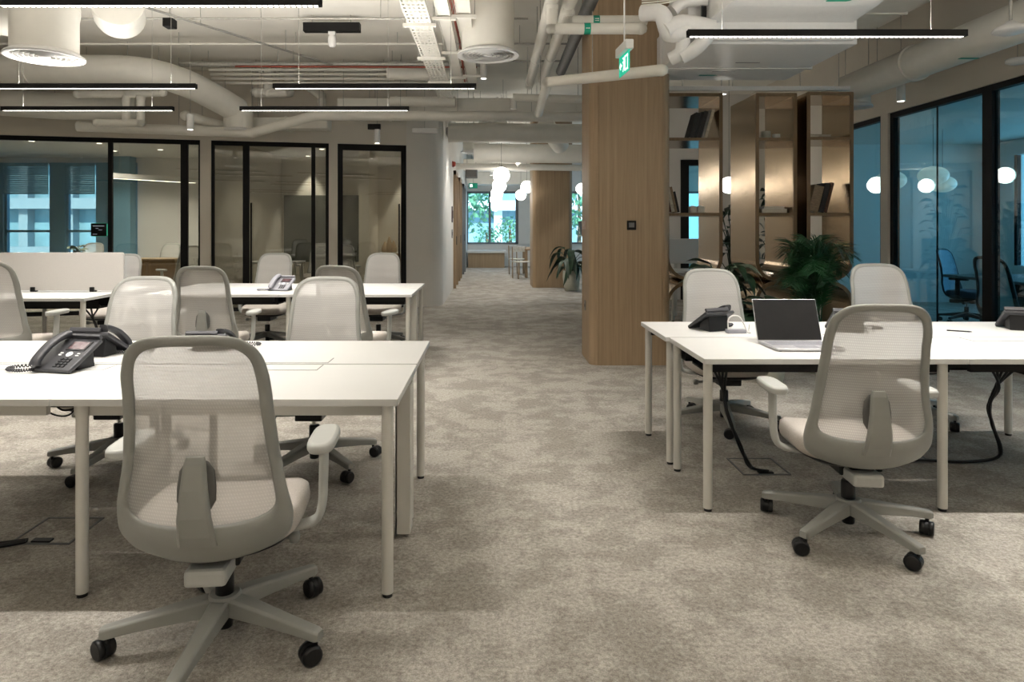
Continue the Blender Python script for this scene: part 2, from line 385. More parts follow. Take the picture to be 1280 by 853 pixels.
# far end: wall, windows, bench wall
wf = struct(MB().box(-1.0, 9.2, 23.5, 23.7, 0, .78).build('wall_far', wallw))
MB().box(-1.0, 9.2, 23.5, 23.7, 2.62, H).build('lintel', wallw, wf)
for a, b in ((.95, 2.3), (6.2, 6.6)): MB().box(a, b, 23.45, 23.7, .78, 2.62).build('pier', wallw, wf)
for n_, (a, b, ms) in enumerate(((-.86, .95, (-.12, .05)), (2.3, 6.2, (3.6, 4.9)), (6.6, 9.0, (7.8,)))):
    e = struct(empty('window_%d' % (13 + n_)))
    f = MB().box(a, a + .06, 23.48, 23.6, .78, 2.62).box(b - .10, b, 23.48, 23.6, .78, 2.62).box(a, b, 23.48, 23.6, 2.55, 2.62).box(a, b, 23.48, 23.6, .78, .84)
    for m_ in (ms if n_ else (-.05,)): f.box(m_ - .04, m_ + .04, 23.48, 23.6, .84, 2.55)
    f.build('window_frame', mat('grey_frame_%d' % n_, (.16, .17, .18), .5), e)
    MB().box(a, b, 23.54, 23.55, .78, 2.62).build('pane', g_out, e)

# corridor doors in the long left wall (oak lined openings)
for n_, (a, b) in enumerate(((14.9, 15.9), (17.0, 18.0), (19.4, 20.6))):
    e = struct(empty('door_%d' % (2 + n_)))
    MB().box(-.85, -.78, a, a + .09, 0, 2.62).box(-.85, -.78, b - .09, b, 0, 2.62).box(-.85, -.78, a, b, 2.53, 2.62).build('door_frame', oak if n_ < 2 else MATS['grey_frame_0'], e)
    MB().box(-.85, -.825, a + .09, b - .09, .005, 2.53).build('door_leaf', oak, e)
    MB().box(-.825, -.80, b - .25, b - .20, .95, 1.15).build('door_handle', black, e)

# oak clad columns
def column(name, x0, x1, y0, y1, r, seams):
    e = struct(empty(name))
    ol = []
    for cx, cy, a0 in ((x1 - r, y0 + r, -90), (x1 - r, y1 - r, 0), (x0 + r, y1 - r, 90), (x0 + r, y0 + r, 180)):
        ol += [(cx + r * math.cos((a0 + 15 * i) * PI / 180), cy + r * math.sin((a0 + 15 * i) * PI / 180)) for i in range(7)]
    # core, slightly inside, then cladding panels as separate pieces with open joints
    ins = [((x0 + x1) / 2 + (x - (x0 + x1) / 2) * .97, (y0 + y1) / 2 + (y - (y0 + y1) / 2) * .97) for x, y in ol]
    MB().prism(ins, 0, H).build('core', oakd, e)
    def panel(pts):
        q = [((x0 + x1) / 2 + (x - (x0 + x1) / 2) * .955, (y0 + y1) / 2 + (y - (y0 + y1) / 2) * .955) for x, y in pts]
        MB().prism(list(pts) + q[::-1], 0, H).build('panel', oak, e)
    g = .002
    fr = sorted(seams)
    xs = [x0 + r] + fr + [x1 - r]
    for a, b in zip(xs, xs[1:]): panel([(a + g, y0), (b - g, y0)])
    n = 7
    panel([(x1 - r + g, y0)] + ol[1:6] + [(x1, y0 + r - g)])
    panel([(x1, y0 + r + g), (x1, y1 - r - g)]); panel(ol[7:14]); panel([(x1 - r - g, y1), (x0 + r + g, y1)])
    panel(ol[14:21]); panel([(x0, y1 - r - g), (x0, y0 + r + g)]); panel([(x0, y0 + r - g)] + ol[22:27] + [(x0 + r - g, y0)])
    return e
column('column', .968, 1.76, 6.57, 7.25, .085, [])
column('column', .93, 1.83, 15.1, 16.2, .10, [])

# ---------------------------------------------------------------- desks
TOP = .73
def make_desk(x0, x1, y0, y1, front, legs_x, label, group, riser=None, flap=None, tray=True, railm=None):
    """one desk: origin at the floor under its front left corner; front = edge where one sits is y0"""
    e = empty('desk', (x0, y0, 0), 0, label, 'desk', group)
    L, D = x1 - x0, y1 - y0
    t = MB().box(0, L, 0, D, TOP - .026, TOP); t.build('tabletop', lam, e, bevel=.002)
    ys = (.045, D - .045)
    for lx in legs_x:
        for ly in ys:
            leg = MB().cyl((lx, ly, .014), (lx, ly, TOP - .026), .0215, n=20).build('leg', legm, e)
            MB().cyl((lx, ly, 0), (lx, ly, .014), .018, n=16).build('foot', rubber, leg)
    MB().box(.05, L - .05, .06, .085, TOP - .075, TOP - .026).box(.05, L - .05, D - .085, D - .06, TOP - .075, TOP - .026).build('rail', railm or black, e)
    if tray:
        ty = (D - .20, D - .02) if front else (.02, .20)
        MB().box(.12, L - .12, ty[0], ty[1], TOP - .14, TOP - .13).box(.12, L - .12, ty[0], ty[0] + .006, TOP - .14, TOP - .07).box(.12, L - .12, ty[1] - .006, ty[1], TOP - .14, TOP - .07).build('cable_tray', black, e)
    if flap:
        fa, fb = flap[0] - x0, flap[1] - x0
        yy = (D - .125, D - .012) if front else (.012, .125)
        f = MB(); f.box(fa, fb, yy[0] + .003, yy[1], TOP, TOP + .0022); f.build('cable_flap', lam, e, bevel=.001)
        g = MB(); g.box(fa - .004, fb + .004, yy[0] - .001, yy[1] + .003, TOP, TOP + .0006); g.build('flap_gap', MATS['dark_pipe'], e)
    if riser is not None:
        rx = riser
        m = MB()
        m.box(rx - .035, rx + .022, D - .12, D - .112, .02, TOP - .07).box(rx - .035, rx - .029, D - .12, D - .045, .02, TOP - .07).box(rx + .022, rx + .028, D - .12, D - .03, .02, TOP - .07)
        m.build('cable_riser', galv if False else legm, e)
    return e
GD = 'white desks'
# bench A, near left
ax, am, al = -.335, -1.585, -2.83
make_desk(am + .001, ax, 2.41, 3.025, True, (.09, 1.205), 'white aisle-end desk with the nearest grey mesh chair pushed to it', GD, riser=1.205, flap=(-1.2, -.755), railm=legm)
make_desk(al, am - .001, 2.41, 3.025, True, (.09,), 'white desk carrying the dark phone with keypad facing us, left of the near bench', GD, flap=(-2.35, -1.68), railm=legm)
make_desk(am + .001, ax, 3.045, 3.66, False, (.09, 1.205), 'white desk across the cable gap from the nearest aisle desk, chair back facing it', GD, flap=(-1.2, -.745))
make_desk(al, am - .001, 3.045, 3.66, False, (.09,), 'white desk carrying the black phone seen from behind, at the near left bench', GD, flap=(-2.35, -1.68), railm=legm)
# bench B, second left
bx, bm, bl = -.735, -1.975, -3.215
make_desk(bm + .001, bx, 6.2, 6.815, True, (.09, 1.2), 'white aisle-end desk of the second bench, front side, rotated chair before it', GD, riser=1.2)
make_desk(bl, bm - .001, 6.2, 6.815, True, (.09,), 'white desk carrying the pale grey phone, front side of the second bench', GD)
make_desk(bm + .001, bx, 6.835, 7.45, False, (.09, 1.2), 'white aisle-end desk of the second bench, rear side towards the glass rooms', GD)
make_desk(bl, bm - .001, 6.835, 7.45, False, (.09,), 'white inner desk of the second bench, rear side towards the glass rooms', GD)
# bench C, right
cx0, cm, cr_ = 1.0, 2.24, 3.48
make_desk(cx0, cm - .001, 3.15, 3.765, True, (.03, 1.145), 'white desk carrying the open laptop, at the aisle end', GD, riser=None)
make_desk(cm + .001, cr_, 3.15, 3.765, True, (1.11,), 'white desk right of the laptop desk, front side, empty top', GD, flap=(2.62, 3.2))
make_desk(cx0 - .02, cm - .001, 3.785, 4.40, False, (.04, 1.145), 'white desk behind the laptop desk, carrying a phone and a charger block', GD)
make_desk(cm + .001, cr_, 3.785, 4.40, False, (1.11,), 'white desk at the frame edge behind the empty desk, phone on it', GD)
# bench D, far left with privacy screen
make_desk(-4.78, -3.545, 5.85, 6.465, True, (.09, 1.2), 'white desk with the upholstered privacy screen at its back', GD)
make_desk(-6.03, -4.782, 5.85, 6.465, True, (.09, 1.2), 'white desk left of the screened desk, mostly cut by the picture edge', GD)
make_desk(-4.78, -3.545, 6.50, 7.1, False, (.09, 1.2), 'white desk hidden behind the upholstered privacy screen', GD)
e = empty('privacy_screen', (-4.14, 6.482, 0), 0, 'pale upholstered privacy screen clamped to the far left bench', 'screen')
p_ = MB()
ol = []
for cx, cz, a0 in ((.575, 1.085, 0), (-.575, 1.085, 90), (-.575, .765, 180), (.575, .765, 270)):
    ol += [(cx + .022 * math.cos((a0 + 18 * i) * PI / 180), cz + .022 * math.sin((a0 + 18 * i) * PI / 180)) for i in range(6)]
p_.loft([[(x, -.014, z) for x, z in ol], [(x, .014, z) for x, z in ol]]); p_.build('panel', screenp, e, bevel=.004)
for x in (-.27, .30):
    MB().box(x - .02, x + .02, -.03, .03, TOP, .775).build('clamp', black, e, bevel=.004)

# ---------------------------------------------------------------- task chair (faces +y, origin on the floor under the gas lift)
YB = [(.36, -.205), (.40, -.235), (.46, -.255), (.55, -.262), (.65, -.255), (.75, -.262), (.85, -.28), (.95, -.306), (1.05, -.338)]
CB = [(.37, 1.5), (.46, 1.25), (.60, .95), (.80, .75), (1.05, .55)]
def back_pt(u, z, dy=0): return (u, lerp_tab(YB, z) + lerp_tab(CB, z) * u * u + dy, z)
OUT = [(0, 1.047), (.075, 1.046), (.137, 1.034), (.182, .996), (.203, .935), (.209, .87), (.213, .80), (.222, .70), (.236, .60), (.2515, .52), (.254, .46), (.236, .41), (.182, .374), (.095, .356), (0, .351)]
INN = [(0, 1.014), (.07, 1.013), (.122, 1.003), (.155, .972), (.168, .925), (.173, .865), (.177, .80), (.187, .70), (.201, .61), (.210, .55), (.207, .522), (.190, .503), (.15, .490), (.08, .483), (0, .481)]
def full_loop(half, k=4):
    h = crom([(a, b, 0) for a, b in half], k)
    r = [(p.x, p.y) for p in h]; return r + [(-x, z) for x, z in r[-2:0:-1]]
LO, LI = full_loop(OUT), full_loop(INN)

def make_chair(label, group, fabric=None, frame=None, cushion=None, padm=None):
    fabric = fabric or meshf; frame = frame or plast; cushion = cushion or seatf; padm = padm or plastl
    e = empty('task_chair', (0, 0, 0), 0, label, 'chair', group)
    # star base
    b = MB()
    for k in range(5):
        a = -PI / 2 + k * 2 * PI / 5; R = Matrix.Rotation(a, 3, 'Z')
        def sec(r, zt, h, w): return [R @ Vector(p) for p in ((r, -w, zt - h), (r, w, zt - h), (r, w, zt - .006), (r, w * .7, zt), (r, -w * .7, zt), (r, -w, zt - .006))]
        b.loft([sec(.0, .150, .055, .03), sec(.06, .148, .055, .029), sec(.16, .132, .045, .025), sec(.26, .115, .036, .021), sec(.332, .103, .034, .019), sec(.345, .098, .026, .015)], smooth=False)
    b.lathe([(.05, .10), (.052, .12), (.05, .148), (.044, .156)], n=24)
    sb = b.build('star_base', frame, e, bevel=.003)
    for k in range(5):
        a = -PI / 2 + k * 2 * PI / 5; R = Matrix.Rotation(a, 3, 'Z'); sw = (k * 1.7 + .5)
        c = MB(); q = R @ Vector((.328, 0, 0)); S = Matrix.Rotation(sw, 3, 'Z'); ax_ = S @ Vector((1, 0, 0)); off = S @ Vector((0, .016, 0))
        cc = Vector((q.x, q.y, .0305)) + off
        for sgn in (-1, 1):
            A = cc + ax_ * (sgn * .006); B = cc + ax_ * (sgn * .026)
            c.tube([A, A + ax_ * (sgn * .003), B - ax_ * (sgn * .004), B], [.027, .0302, .0302, .025], 18)
        c.tube([cc + ax_ * -.007, cc + ax_ * .007], [.031, .031], 14)
        c.cyl((q.x, q.y, .045), (q.x, q.y, .075), .0075, n=8)
        c.build('caster', blackp, sb)
    g = MB().lathe([(.0, .045), (.024, .045), (.026, .05), (.026, .10), (.029, .101), (.029, .225), (.026, .232), (0, .232)], n=20).build('gas_lift', blackp, e)
    MB().cyl((0, 0, .232), (0, 0, .285), .014, n=14).build('piston', chrome, g)
    # mechanism under the seat with lever knob, light box to the rear
    m = MB(); m.box(-.075, .075, -.10, .13, .285, .335); m.box(-.05, .05, -.14, -.05, .30, .36); mo = m.build('mechanism', blackp, e, bevel=.008)
    MB().box(-.062, .062, -.20, -.07, .272, .325).build('mechanism_cover', padm, mo, bevel=.012)
    MB().cyl((.07, .06, .305), (.20, .06, .300), .008, n=10).tube([(.195, .06, .300), (.20, .06, .300), (.222, .06, .299), (.228, .06, .299)], [.012, .02, .02, .012], 12).build('lever', frame, mo)
    # seat
    def sup(sx_, sy, cy, z, zf):
        r = []
        for i in range(36):
            a = 2 * PI * i / 36; c_, s_ = math.cos(a), math.sin(a)
            x = sx_ * math.copysign(abs(c_) ** .55, c_); y = sy * math.copysign(abs(s_) ** .6, s_)
            t = max(0, (y / sy)); t2 = (x / .25) ** 2
            r.append((x, y + cy, z - zf * t ** 3 + .012 * t2 * (1 if z > .42 else 0)))
        return r
    s = MB(); s.loft([sup(.19, .18, .03, .368, 0), sup(.225, .215, .03, .37, .0), sup(.248, .235, .03, .388, .012), sup(.254, .241, .03, .412, .022), sup(.25, .238, .03, .438, .03), sup(.23, .22, .03, .456, .03), sup(.17, .17, .03, .462, .02), sup(.07, .08, .03, .462, .0)])
    s.build('seat', cushion, e)
    s = MB(); s.loft([sup(.11, .12, .02, .334, 0), sup(.18, .18, .02, .342, 0), sup(.222, .212, .03, .362, 0), sup(.225, .215, .03, .376, 0)]); s.build('seat_pan', blackp, e)
    # back frame: one closed ring, broad at the bottom
    n = len(LO); rings = []
    for i in range(n):
        (ou, oz), (iu, iz) = LO[i], LI[i]; mu, mz, hu, hz = (ou + iu) / 2, (oz + iz) / 2, (ou - iu) / 2, (oz - iz) / 2
        ring = []
        for q in range(10):
            a = 2 * PI * q / 10; ca, sa = math.cos(a), math.sin(a); ca = math.copysign(abs(ca) ** .8, ca)
            ring.append(back_pt(mu + hu * ca, mz + hz * ca, .0155 * sa))
        rings.append(ring)
    fr = MB().loft(rings, closed=True).build('back_frame', frame, e)
    sp = MB()
    def spsec(z, w, dy, th): return [(-w, lerp_tab(YB, z) + dy - th, z), (-w * .8, lerp_tab(YB, z) + dy - th - .006, z), (w * .8, lerp_tab(YB, z) + dy - th - .006, z), (w, lerp_tab(YB, z) + dy - th, z), (w, lerp_tab(YB, z) + dy, z), (-w, lerp_tab(YB, z) + dy, z)]
    sp.loft([spsec(.425, .056, -.004, .012), spsec(.46, .053, -.008, .014), spsec(.52, .047, -.018, .016), spsec(.60, .038, -.020, .016), spsec(.67, .031, -.016, .014), spsec(.69, .026, -.010, .010)], smooth=False)
    sp.build('spine', frame, fr, bevel=.004)
    # mesh
    gr = []
    for k in range(9):
        t = k / 8
        gr.append([back_pt((LI[i][0] + (LO[i][0] - LI[i][0]) * .45) * (1 - t), .77 + ((LI[i][1] + (LO[i][1] - LI[i][1]) * .45) - .77) * (1 - t), .0145 if k == 0 else .012) for i in list(range(n)) + [0]])
    MB().sheet(gr).build('back_mesh', fabric, e)
    lp = MB(); pr = []
    for zz, sc in ((.525, .2), (.535, .75), (.56, 1), (.60, 1), (.645, .9), (.67, .6), (.678, .15)):
        pr.append([(.055 * sc * math.cos(2 * PI * q / 14), lerp_tab(YB, zz) - .004 + .010 * math.sin(2 * PI * q / 14), zz) for q in range(14)])
    lp.loft(pr); lp.build('lumbar_pad', mat_dark, e)
    # armrests
    for sgn in (-1, 1):
        a = MB()
        path = crom([(sgn * .10, .02, .345), (sgn * .20, .02, .352), (sgn * .285, .02, .372), (sgn * .308, .025, .42), (sgn * .312, .03, .50), (sgn * .313, .035, .60), (sgn * .313, .035, .618)], 4)
        rings = []
        for i, p in enumerate(path):
            t = (path[min(i + 1, len(path) - 1)] - path[max(i - 1, 0)]).normalized(); yv = Vector((0, 1, 0)); nv = t.cross(yv).normalized()
            k = i / (len(path) - 1); hw, hd = .030 + .004 * math.sin(k * PI), .013 + .003 * k
            rings.append([p + yv * (hw * math.cos(2 * PI * q / 12)) + nv * (hd * math.sin(2 * PI * q / 12)) for q in range(12)])
        a.loft(rings); ao = a.build('armrest', padm, e)
        pd = MB(); rr = []
        for zz, sc in ((.618, .6), (.620, .9), (.628, 1), (.640, 1), (.648, .93), (.651, .7)):
            rr.append([(sgn * .312 + .046 * sc * math.copysign(abs(math.cos(2 * PI * q / 28)) ** .7, math.cos(2 * PI * q / 28)), .045 + (.125 - .046 * (1 - sc)) * math.copysign(abs(math.sin(2 * PI * q / 28)) ** .55, math.sin(2 * PI * q / 28)), zz) for q in range(28)])
        pd.loft(rr); pd.build('arm_pad', padm, ao)
    return e
mat_dark = mat('lumbar_grey', (.12, .118, .11), .6)
proto = make_chair('grey mesh task chair seen from behind, nearest of all, at the near left desk', 'light grey task chairs')
used = [False]
def chair(x, y, rz, label, base=0, sz=1.0, src=None):
    if src is None and not used[0]: o = proto; used[0] = True
    else: o = copy_tree(src or proto)
    o.location = (x, y, 0); o.rotation_euler = (0, 0, rz * PI / 180); o.scale = (1, 1, sz)
    if label: o['label'] = label
    for ch in o.children:
        if ch.name.startswith('star_base'): ch.rotation_euler = (0, 0, base * PI / 180); ch.scale = (1.05, 1.05, 1)
    return o
chair(-.870, 2.195, 5, proto['label'], -6)
chair(1.575, 2.965, -5, 'light grey mesh task chair seen from behind, at the right bench by the laptop', 17 + 5)
chair(-2.12, 3.83, 180, 'pale chair front behind the two phones of the near left bench', 30)
chair(-1.0, 3.80, 180, 'pale chair front at the aisle end behind the near left bench', 10)
chair(-2.31, 5.60, 4, 'grey mesh chair seen from behind, at the second bench before the pale phone', 20)
chair(-1.16, 5.66, -14, 'grey mesh chair seen from behind, at the aisle end of the second bench', 40)
chair(-2.58, 7.75, 180, 'pale chair facing us behind the pale phone on the second bench', 12)
chair(-1.30, 7.75, 178, 'pale chair facing us before the narrow glass panel, behind the second bench', 33)
chair(-3.80, 5.35, 2, 'grey mesh chair seen from behind, before the upholstered privacy screen', 15, 1.05)
chair(1.60, 4.62, 180, 'pale chair facing us behind the phone and charger on the right bench', 25)
chair(2.86, 4.72, 176, 'pale chair facing us in front of the right-hand glass, beside the palm', 5, 1.03)
chair(-4.22, 7.45, 180, 'pale chair whose edge shows past the right end of the privacy screen', 5)
chair(-5.9, 7.45, 180, 'pale chair peeping over the left end of the privacy screen', 25)
# chairs in the rooms behind glass
chair(-5.35, 11.55, 60, 'grey mesh chair inside the left glass room, beside the wooden cabinet', 10)
chair(-3.35, 12.9, 175, 'pale chair in the dark middle room, left before the board', 10)
chair(-2.75, 12.3, 20, 'grey chair seen from behind in the dark middle room, beside the glass door', 20)
chair(-3.15, 13.45, 190, 'pale chair before the olive board in the middle room', 20)
dk = make_chair('black framed chair with blue mesh in the right glass room, side view', 'blue chairs in the right glass room', meshb, blackp, mat('dark_seat', (.06, .08, .11), .9), blackp)
dk.location = (5.55, 7.15, 0); dk.rotation_euler = (0, 0, -80 * PI / 180)
chair(6.72, 9.5, -150, 'blue chair deeper in the right glass room, seen past the black mullion', 10, 1, dk)
chair(5.4, 11.3, 30, 'blue chair at the far end of the right glass room', 40, 1, dk)
chair(7.8, 7.9, 95, 'blue chair across the table in the right glass room', 40, 1, dk)

# ---------------------------------------------------------------- linear pendant lights
def linear_light(x0, x1, y, label, z=2.58, power=None, up=None, hide=False):
    e = empty('linear_light', ((x0 + x1) / 2, y, z), 0, label, 'light', 'black linear pendant lights')
    L = (x1 - x0) / 2
    MB().box(-L, L, -.022, -.012, -.02, .022).box(-L, L, .012, .022, -.02, .022).box(-L, L, -.012, .012, -.012, .012).box(-L, -L + .006, -.012, .012, -.02, .02).box(L - .006, L, -.012, .012, -.02, .02).build('housing', black, e)
    n = 56; st = (2 * L - .03) / n; m = MB()
    for k in range(n): m.box(-L + .015 + st * k + st * .18, -L + .015 + st * (k + 1) - st * .18, -.0115, .0115, -.0225, -.014)
    o = m.build('louvre_cells', led_hot, e); o['kind'] = 'stuff'
    for sx_ in (-L * .75, L * .75): MB().cyl((sx_, 0, .012), (sx_, 0, H - z), .0018, n=6).build('wire', galv, e)
    d = lamp('lamp', 'AREA', e, (0, 0, -.026), BAR_W if power is None else power, shape='RECTANGLE', size=2 * L - .02, size_y=.03, spread=1.75)
    lamp('ceiling_fill', 'AREA', e, (0, 0, .024), BAR_FILL if up is None else up, rot=(PI, 0, 0), shape='RECTANGLE', size=2 * L - .02, size_y=.03, spread=3.1)  # added fill for the ceiling, not a light of the bar
    return e
linear_light(1.245, 3.015, 4.27, 'black linear light with glowing cells above the right bench, before the ceiling unit')
linear_light(1.25, 3.02, 3.10, 'linear light over the front edge of the right bench')
linear_light(3.3, 5.0 - .3, 3.10, 'linear light over the right bench beside the glass')
linear_light(-2.70, -.93, 3.68, 'linear light over the near left bench, glowing at the picture top')
linear_light(-2.70, -.93, 2.55, 'linear light over the front edge of the near left bench')
linear_light(-4.75, -2.98, 3.68, 'linear light left of the near left bench')
linear_light(-4.34, -2.57, 5.86, 'long black linear light crossing the big round duct')
linear_light(-1.90, -.13, 5.86, 'black linear light ending near the perforated tray, upper of the two')
linear_light(-2.60, -.85, 6.96, 'thin linear light before the white pipe, lower of the two')
linear_light(-5.07, -3.29, 6.96, 'black linear light over the far left bench, before the beige wall')
for k, (x, y) in enumerate(((-2.2, -.6), (2.0, -.6), (-2.2, -1.9), (2.0, -1.9), (-6.5, 2.2))):
    linear_light(x - .88, x + .88, y, ('linear light behind the camera, over the %s side' % ('left', 'right', 'rear left', 'rear right', 'far left')[k]), up=38)  # stronger added uplight here to lift the ceiling

# ---------------------------------------------------------------- ceiling services
def rods(e, pts, r=.004, m=None):
    """threaded hanger rods from each point (world coordinates) up to the slab"""
    o = e.location
    for x, y, z in pts: MB().cyl((x - o.x, y - o.y, z - o.z), (x - o.x, y - o.y, H - o.z), r, n=6).build('hanger_rod', m or galv, e)
def diffuser(name, x, y, z, dia, drop, label, rod=True):
    """round ceiling diffuser on a cylindrical neck"""
    e = empty(name, (x, y, z), 0, label, 'air diffuser', 'round air diffusers'); r = dia / 2
    MB().lathe([(r * .84, .035), (r * .84, drop)], n=36).build('neck', ductm, e)
    f = MB()
    f.lathe([(r * .99, 0), (r, .008), (r * .97, .022), (r * .84, .045), (r * .80, .04), (r * .82, .012), (r * .86, -.002), (r * .99, -.004)], n=40, caps=False).build('rim', white, e)
    for k, q in enumerate((.74, .62, .50, .38, .26)):
        MB().lathe([(r * q, .004), (r * (q + .02), .0), (r * (q - .075), .034), (r * (q - .09), .036)], n=32, caps=False).build('cone_ring', white, e)
    MB().lathe([(0, .0), (r * .16, .002), (r * .12, .02), (0, .022)], n=20).build('core', white, e)
    MB().lathe([(0, .06), (r * .83, .06)], n=24, caps=False).build('throat', darkp, e)
    if rod: rods(e, [(x - r * .8, y, z + drop), (x + r * .8, y, z + drop)])
    return e
diffuser('air_diffuser', -3.76, 5.66, 2.78, .60, .42, 'large round diffuser under a thick drum, left above the long linear light')
diffuser('air_diffuser', -3.80, 10.1, 2.79, .50, .30, 'round diffuser at the low end of the bent round duct')
diffuser('air_diffuser', -.03, 6.7, 3.06, .62, .78, 'round diffuser on a tall drum over the aisle')
diffuser('air_diffuser', .04, 12.3, 3.06, .60, .40, 'smaller round diffuser at the mouth of the corridor')
diffuser('air_diffuser', -.35, 14.6, 2.98, .62, .35, 'drum diffuser deep in the corridor, left of the globes')
diffuser('air_diffuser', 4.30, 7.9, 2.76, .34, .18, 'small diffuser at the far end of the round duct by the glass')

def pipe(name, pts, r, label, m=ductm, cat='pipe', group=None, n=16, hang=(), collars=(), smooth=0):
    P = [Vector(p) for p in pts]
    if smooth: P = crom(P, smooth)
    o = P[0]; e = empty(name, o, 0, label, cat, group)
    MB().tube([p - o for p in P], r, n).build('run', m, e)
    for i, t in collars:
        a, b = Vector(pts[i]) - o, Vector(pts[i + 1]) - o; p = a + (b - a) * t; d_ = (b - a).normalized()
        MB().cyl(p - d_ * .022, p + d_ * .022, r * 1.12, n=n).build('collar', m, e)
    rods(e, hang)
    return e
# big round duct: level run, bend, falling leg
pipe('air_duct', [(-9.5, 9.0, 3.47), (-7.5, 9.0, 3.47), (-5.6, 9.0, 3.47), (-4.75, 9.06, 3.46), (-4.30, 9.35, 3.38), (-3.98, 9.8, 3.22), (-3.80, 10.1, 3.10)], .19, 'big white round duct running level from the left, then bending down to its diffuser', cat='duct', smooth=5, n=24, hang=[(-8, 9, 3.66), (-6, 9, 3.66), (-4.9, 9.05, 3.64)], collars=[(1, .7), (0, .6)])
# second, wider duct behind and below it, against the beige wall
pipe('air_duct', [(-9.8, 9.5, 3.10), (-8.2, 9.5, 3.12), (-7.2, 9.55, 3.14), (-6.2, 9.7, 3.10), (-5.2, 9.9, 3.12)], [.20] * 4 + [.19] * 17, 'white round duct behind the linear light, low against the beige wall', cat='duct', smooth=5, n=24, hang=[(-8, 9.5, 3.3), (-6.3, 9.7, 3.28)])
# capped drum end above the near diffuser
e = pipe('air_duct', [(-6.2, 6.6, 3.40), (-4.6, 6.1, 3.35), (-3.72, 5.72, 3.20)], .24, 'fat round duct entering the drum of the near left diffuser', cat='duct', n=24, hang=[(-5.6, 6.4, 3.6)])
e = pipe('air_duct', [(-3.40, 6.1, 3.42), (-3.62, 6.55, 3.42)], .23, 'short capped round duct with a flat face, above the near left diffuser', cat='duct', n=28, hang=[(-3.5, 6.3, 3.63)])
# cranked condensate pipes, left
def join(name, runs, r, label, m=ductm, hang=()):
    o = Vector(runs[0][0]); e = empty(name, o, 0, label, 'pipe')
    for q in runs:
        MB().tube([Vector(p) - o for p in q], r, 14).build('run', m, e)
    for q in runs:
        for p in (q[0], q[-1]):
            k = Vector(p) - o
            MB().lathe([(r * .4, -r * 1.0), (r * 1.0, -r * .6), (r * 1.15, 0), (r * 1.0, r * .6), (r * .4, r * 1.0)], k, 14).build('elbow', m, e)
    rods(e, hang); return e
join('drain_pipe', [[(-5.72, 9.3, 3.20), (-5.05, 9.3, 3.20)], [(-5.05, 9.3, 3.20), (-5.05, 9.3, 2.83)], [(-5.05, 9.3, 3.20), (-4.55, 9.3, 3.22)], [(-5.45, 9.3, 2.80), (-4.85, 9.3, 2.80)], [(-4.85, 9.3, 2.80), (-4.85, 9.3, 3.14)]], .055, 'cranked white drain pipe hanging below the big duct on the left', hang=[(-5.6, 9.3, 3.2), (-4.6, 9.3, 3.22)])
join('drain_pipe', [[(-4.5, 9.9, 3.0), (-3.95, 10.25, 2.86)]], .07, 'white insulated pipe sloping down behind the drain pipe', hang=[(-4.3, 10.0, 3.0)])
join('drain_pipe', [[(-3.6, 10.3, 3.42), (-3.1, 10.3, 3.42)], [(-3.1, 10.3, 3.42), (-3.1, 10.3, 3.74)], [(-3.42, 10.3, 3.42), (-3.42, 10.3, 3.74)], [(-3.1, 10.3, 3.74), (-2.75, 10.9, 3.48)], [(-2.75, 10.9, 3.48), (-2.75, 10.9, 3.0)]], .07, 'white pipe with three elbows beside the bent duct', hang=[(-3.3, 10.3, 3.4)])
# long white pipe across the left wall into the corridor
pipe('white_pipe', [(-6.0, 9.75, 2.82), (-3.55, 10.0, 2.76), (-2.62, 10.0, 3.02), (.9, 10.0, 3.0), (1.6, 10.0, 3.0)], .075, 'long white pipe cranked upward, crossing from the left wall to the column', hang=[(-2.2, 10, 3.05), (-1.35, 10, 3.03), (-.5, 10, 3.03), (.6, 10, 3.02), (-4.6, 9.9, 2.8)], collars=[(2, .32), (2, .75)])
# flat duct above it
def flat(name, c, s, label, hang=True, m=ductm, cat='duct', bev=.02):
    e = empty(name, (c[0], c[1], c[2] - s[2] / 2), 0, label, cat)
    MB().box(-s[0] / 2, s[0] / 2, -s[1] / 2, s[1] / 2, 0, s[2]).build('casing', m, e, bevel=bev)
    n_ = max(1, int(max(s[0], s[1]) / 1.3))
    for k in range(1, n_ + 1):
        t = k / (n_ + 1) - .5
        if s[0] >= s[1]: MB().box(t * s[0] - .015, t * s[0] + .015, -s[1] / 2 - .012, s[1] / 2 + .012, -.012, s[2] + .012).build('flange', m, e)
        else: MB().box(-s[0] / 2 - .012, s[0] / 2 + .012, t * s[1] - .015, t * s[1] + .015, -.012, s[2] + .012).build('flange', m, e)
    if hang:
        for a in (-.4, .4):
            for b in (-.42, .42): MB().cyl((a * s[0], b * s[1], s[2]), (a * s[0], b * s[1], H - (c[2] - s[2] / 2)), .005, n=6).build('hanger_rod', galv, e)
    return e
flat('air_duct', (.1, 10.75, 3.26), (5.0, .6, .22), 'broad flat white duct above the long white pipe at the corridor mouth')
flat('air_duct', (-3.2, 10.6, 2.98), (1.3, .3, .18), 'short flat duct end behind the bent duct diffuser')
pipe('air_duct', [(-.75, 11.8, 3.02), (1.6, 11.8, 3.0)], .17, 'round white duct crossing the corridor just past its mouth', cat='duct', n=24, hang=[(-.4, 11.8, 3.18), (.8, 11.8, 3.18)])
pipe('air_duct', [(-.35, 13.6, 2.86), (2.1, 13.6, 2.84)], .19, 'second round white duct crossing the corridor', cat='duct', n=24, hang=[(-.1, 13.6, 3.03), (1.2, 13.6, 3.03)])
pipe('air_duct', [(1.35, 13.1, 2.95), (1.0, 12.4, 3.25)], .17, 'sloping branch duct beside the oak column', cat='duct', n=20, hang=[(1.15, 12.7, 3.2)])
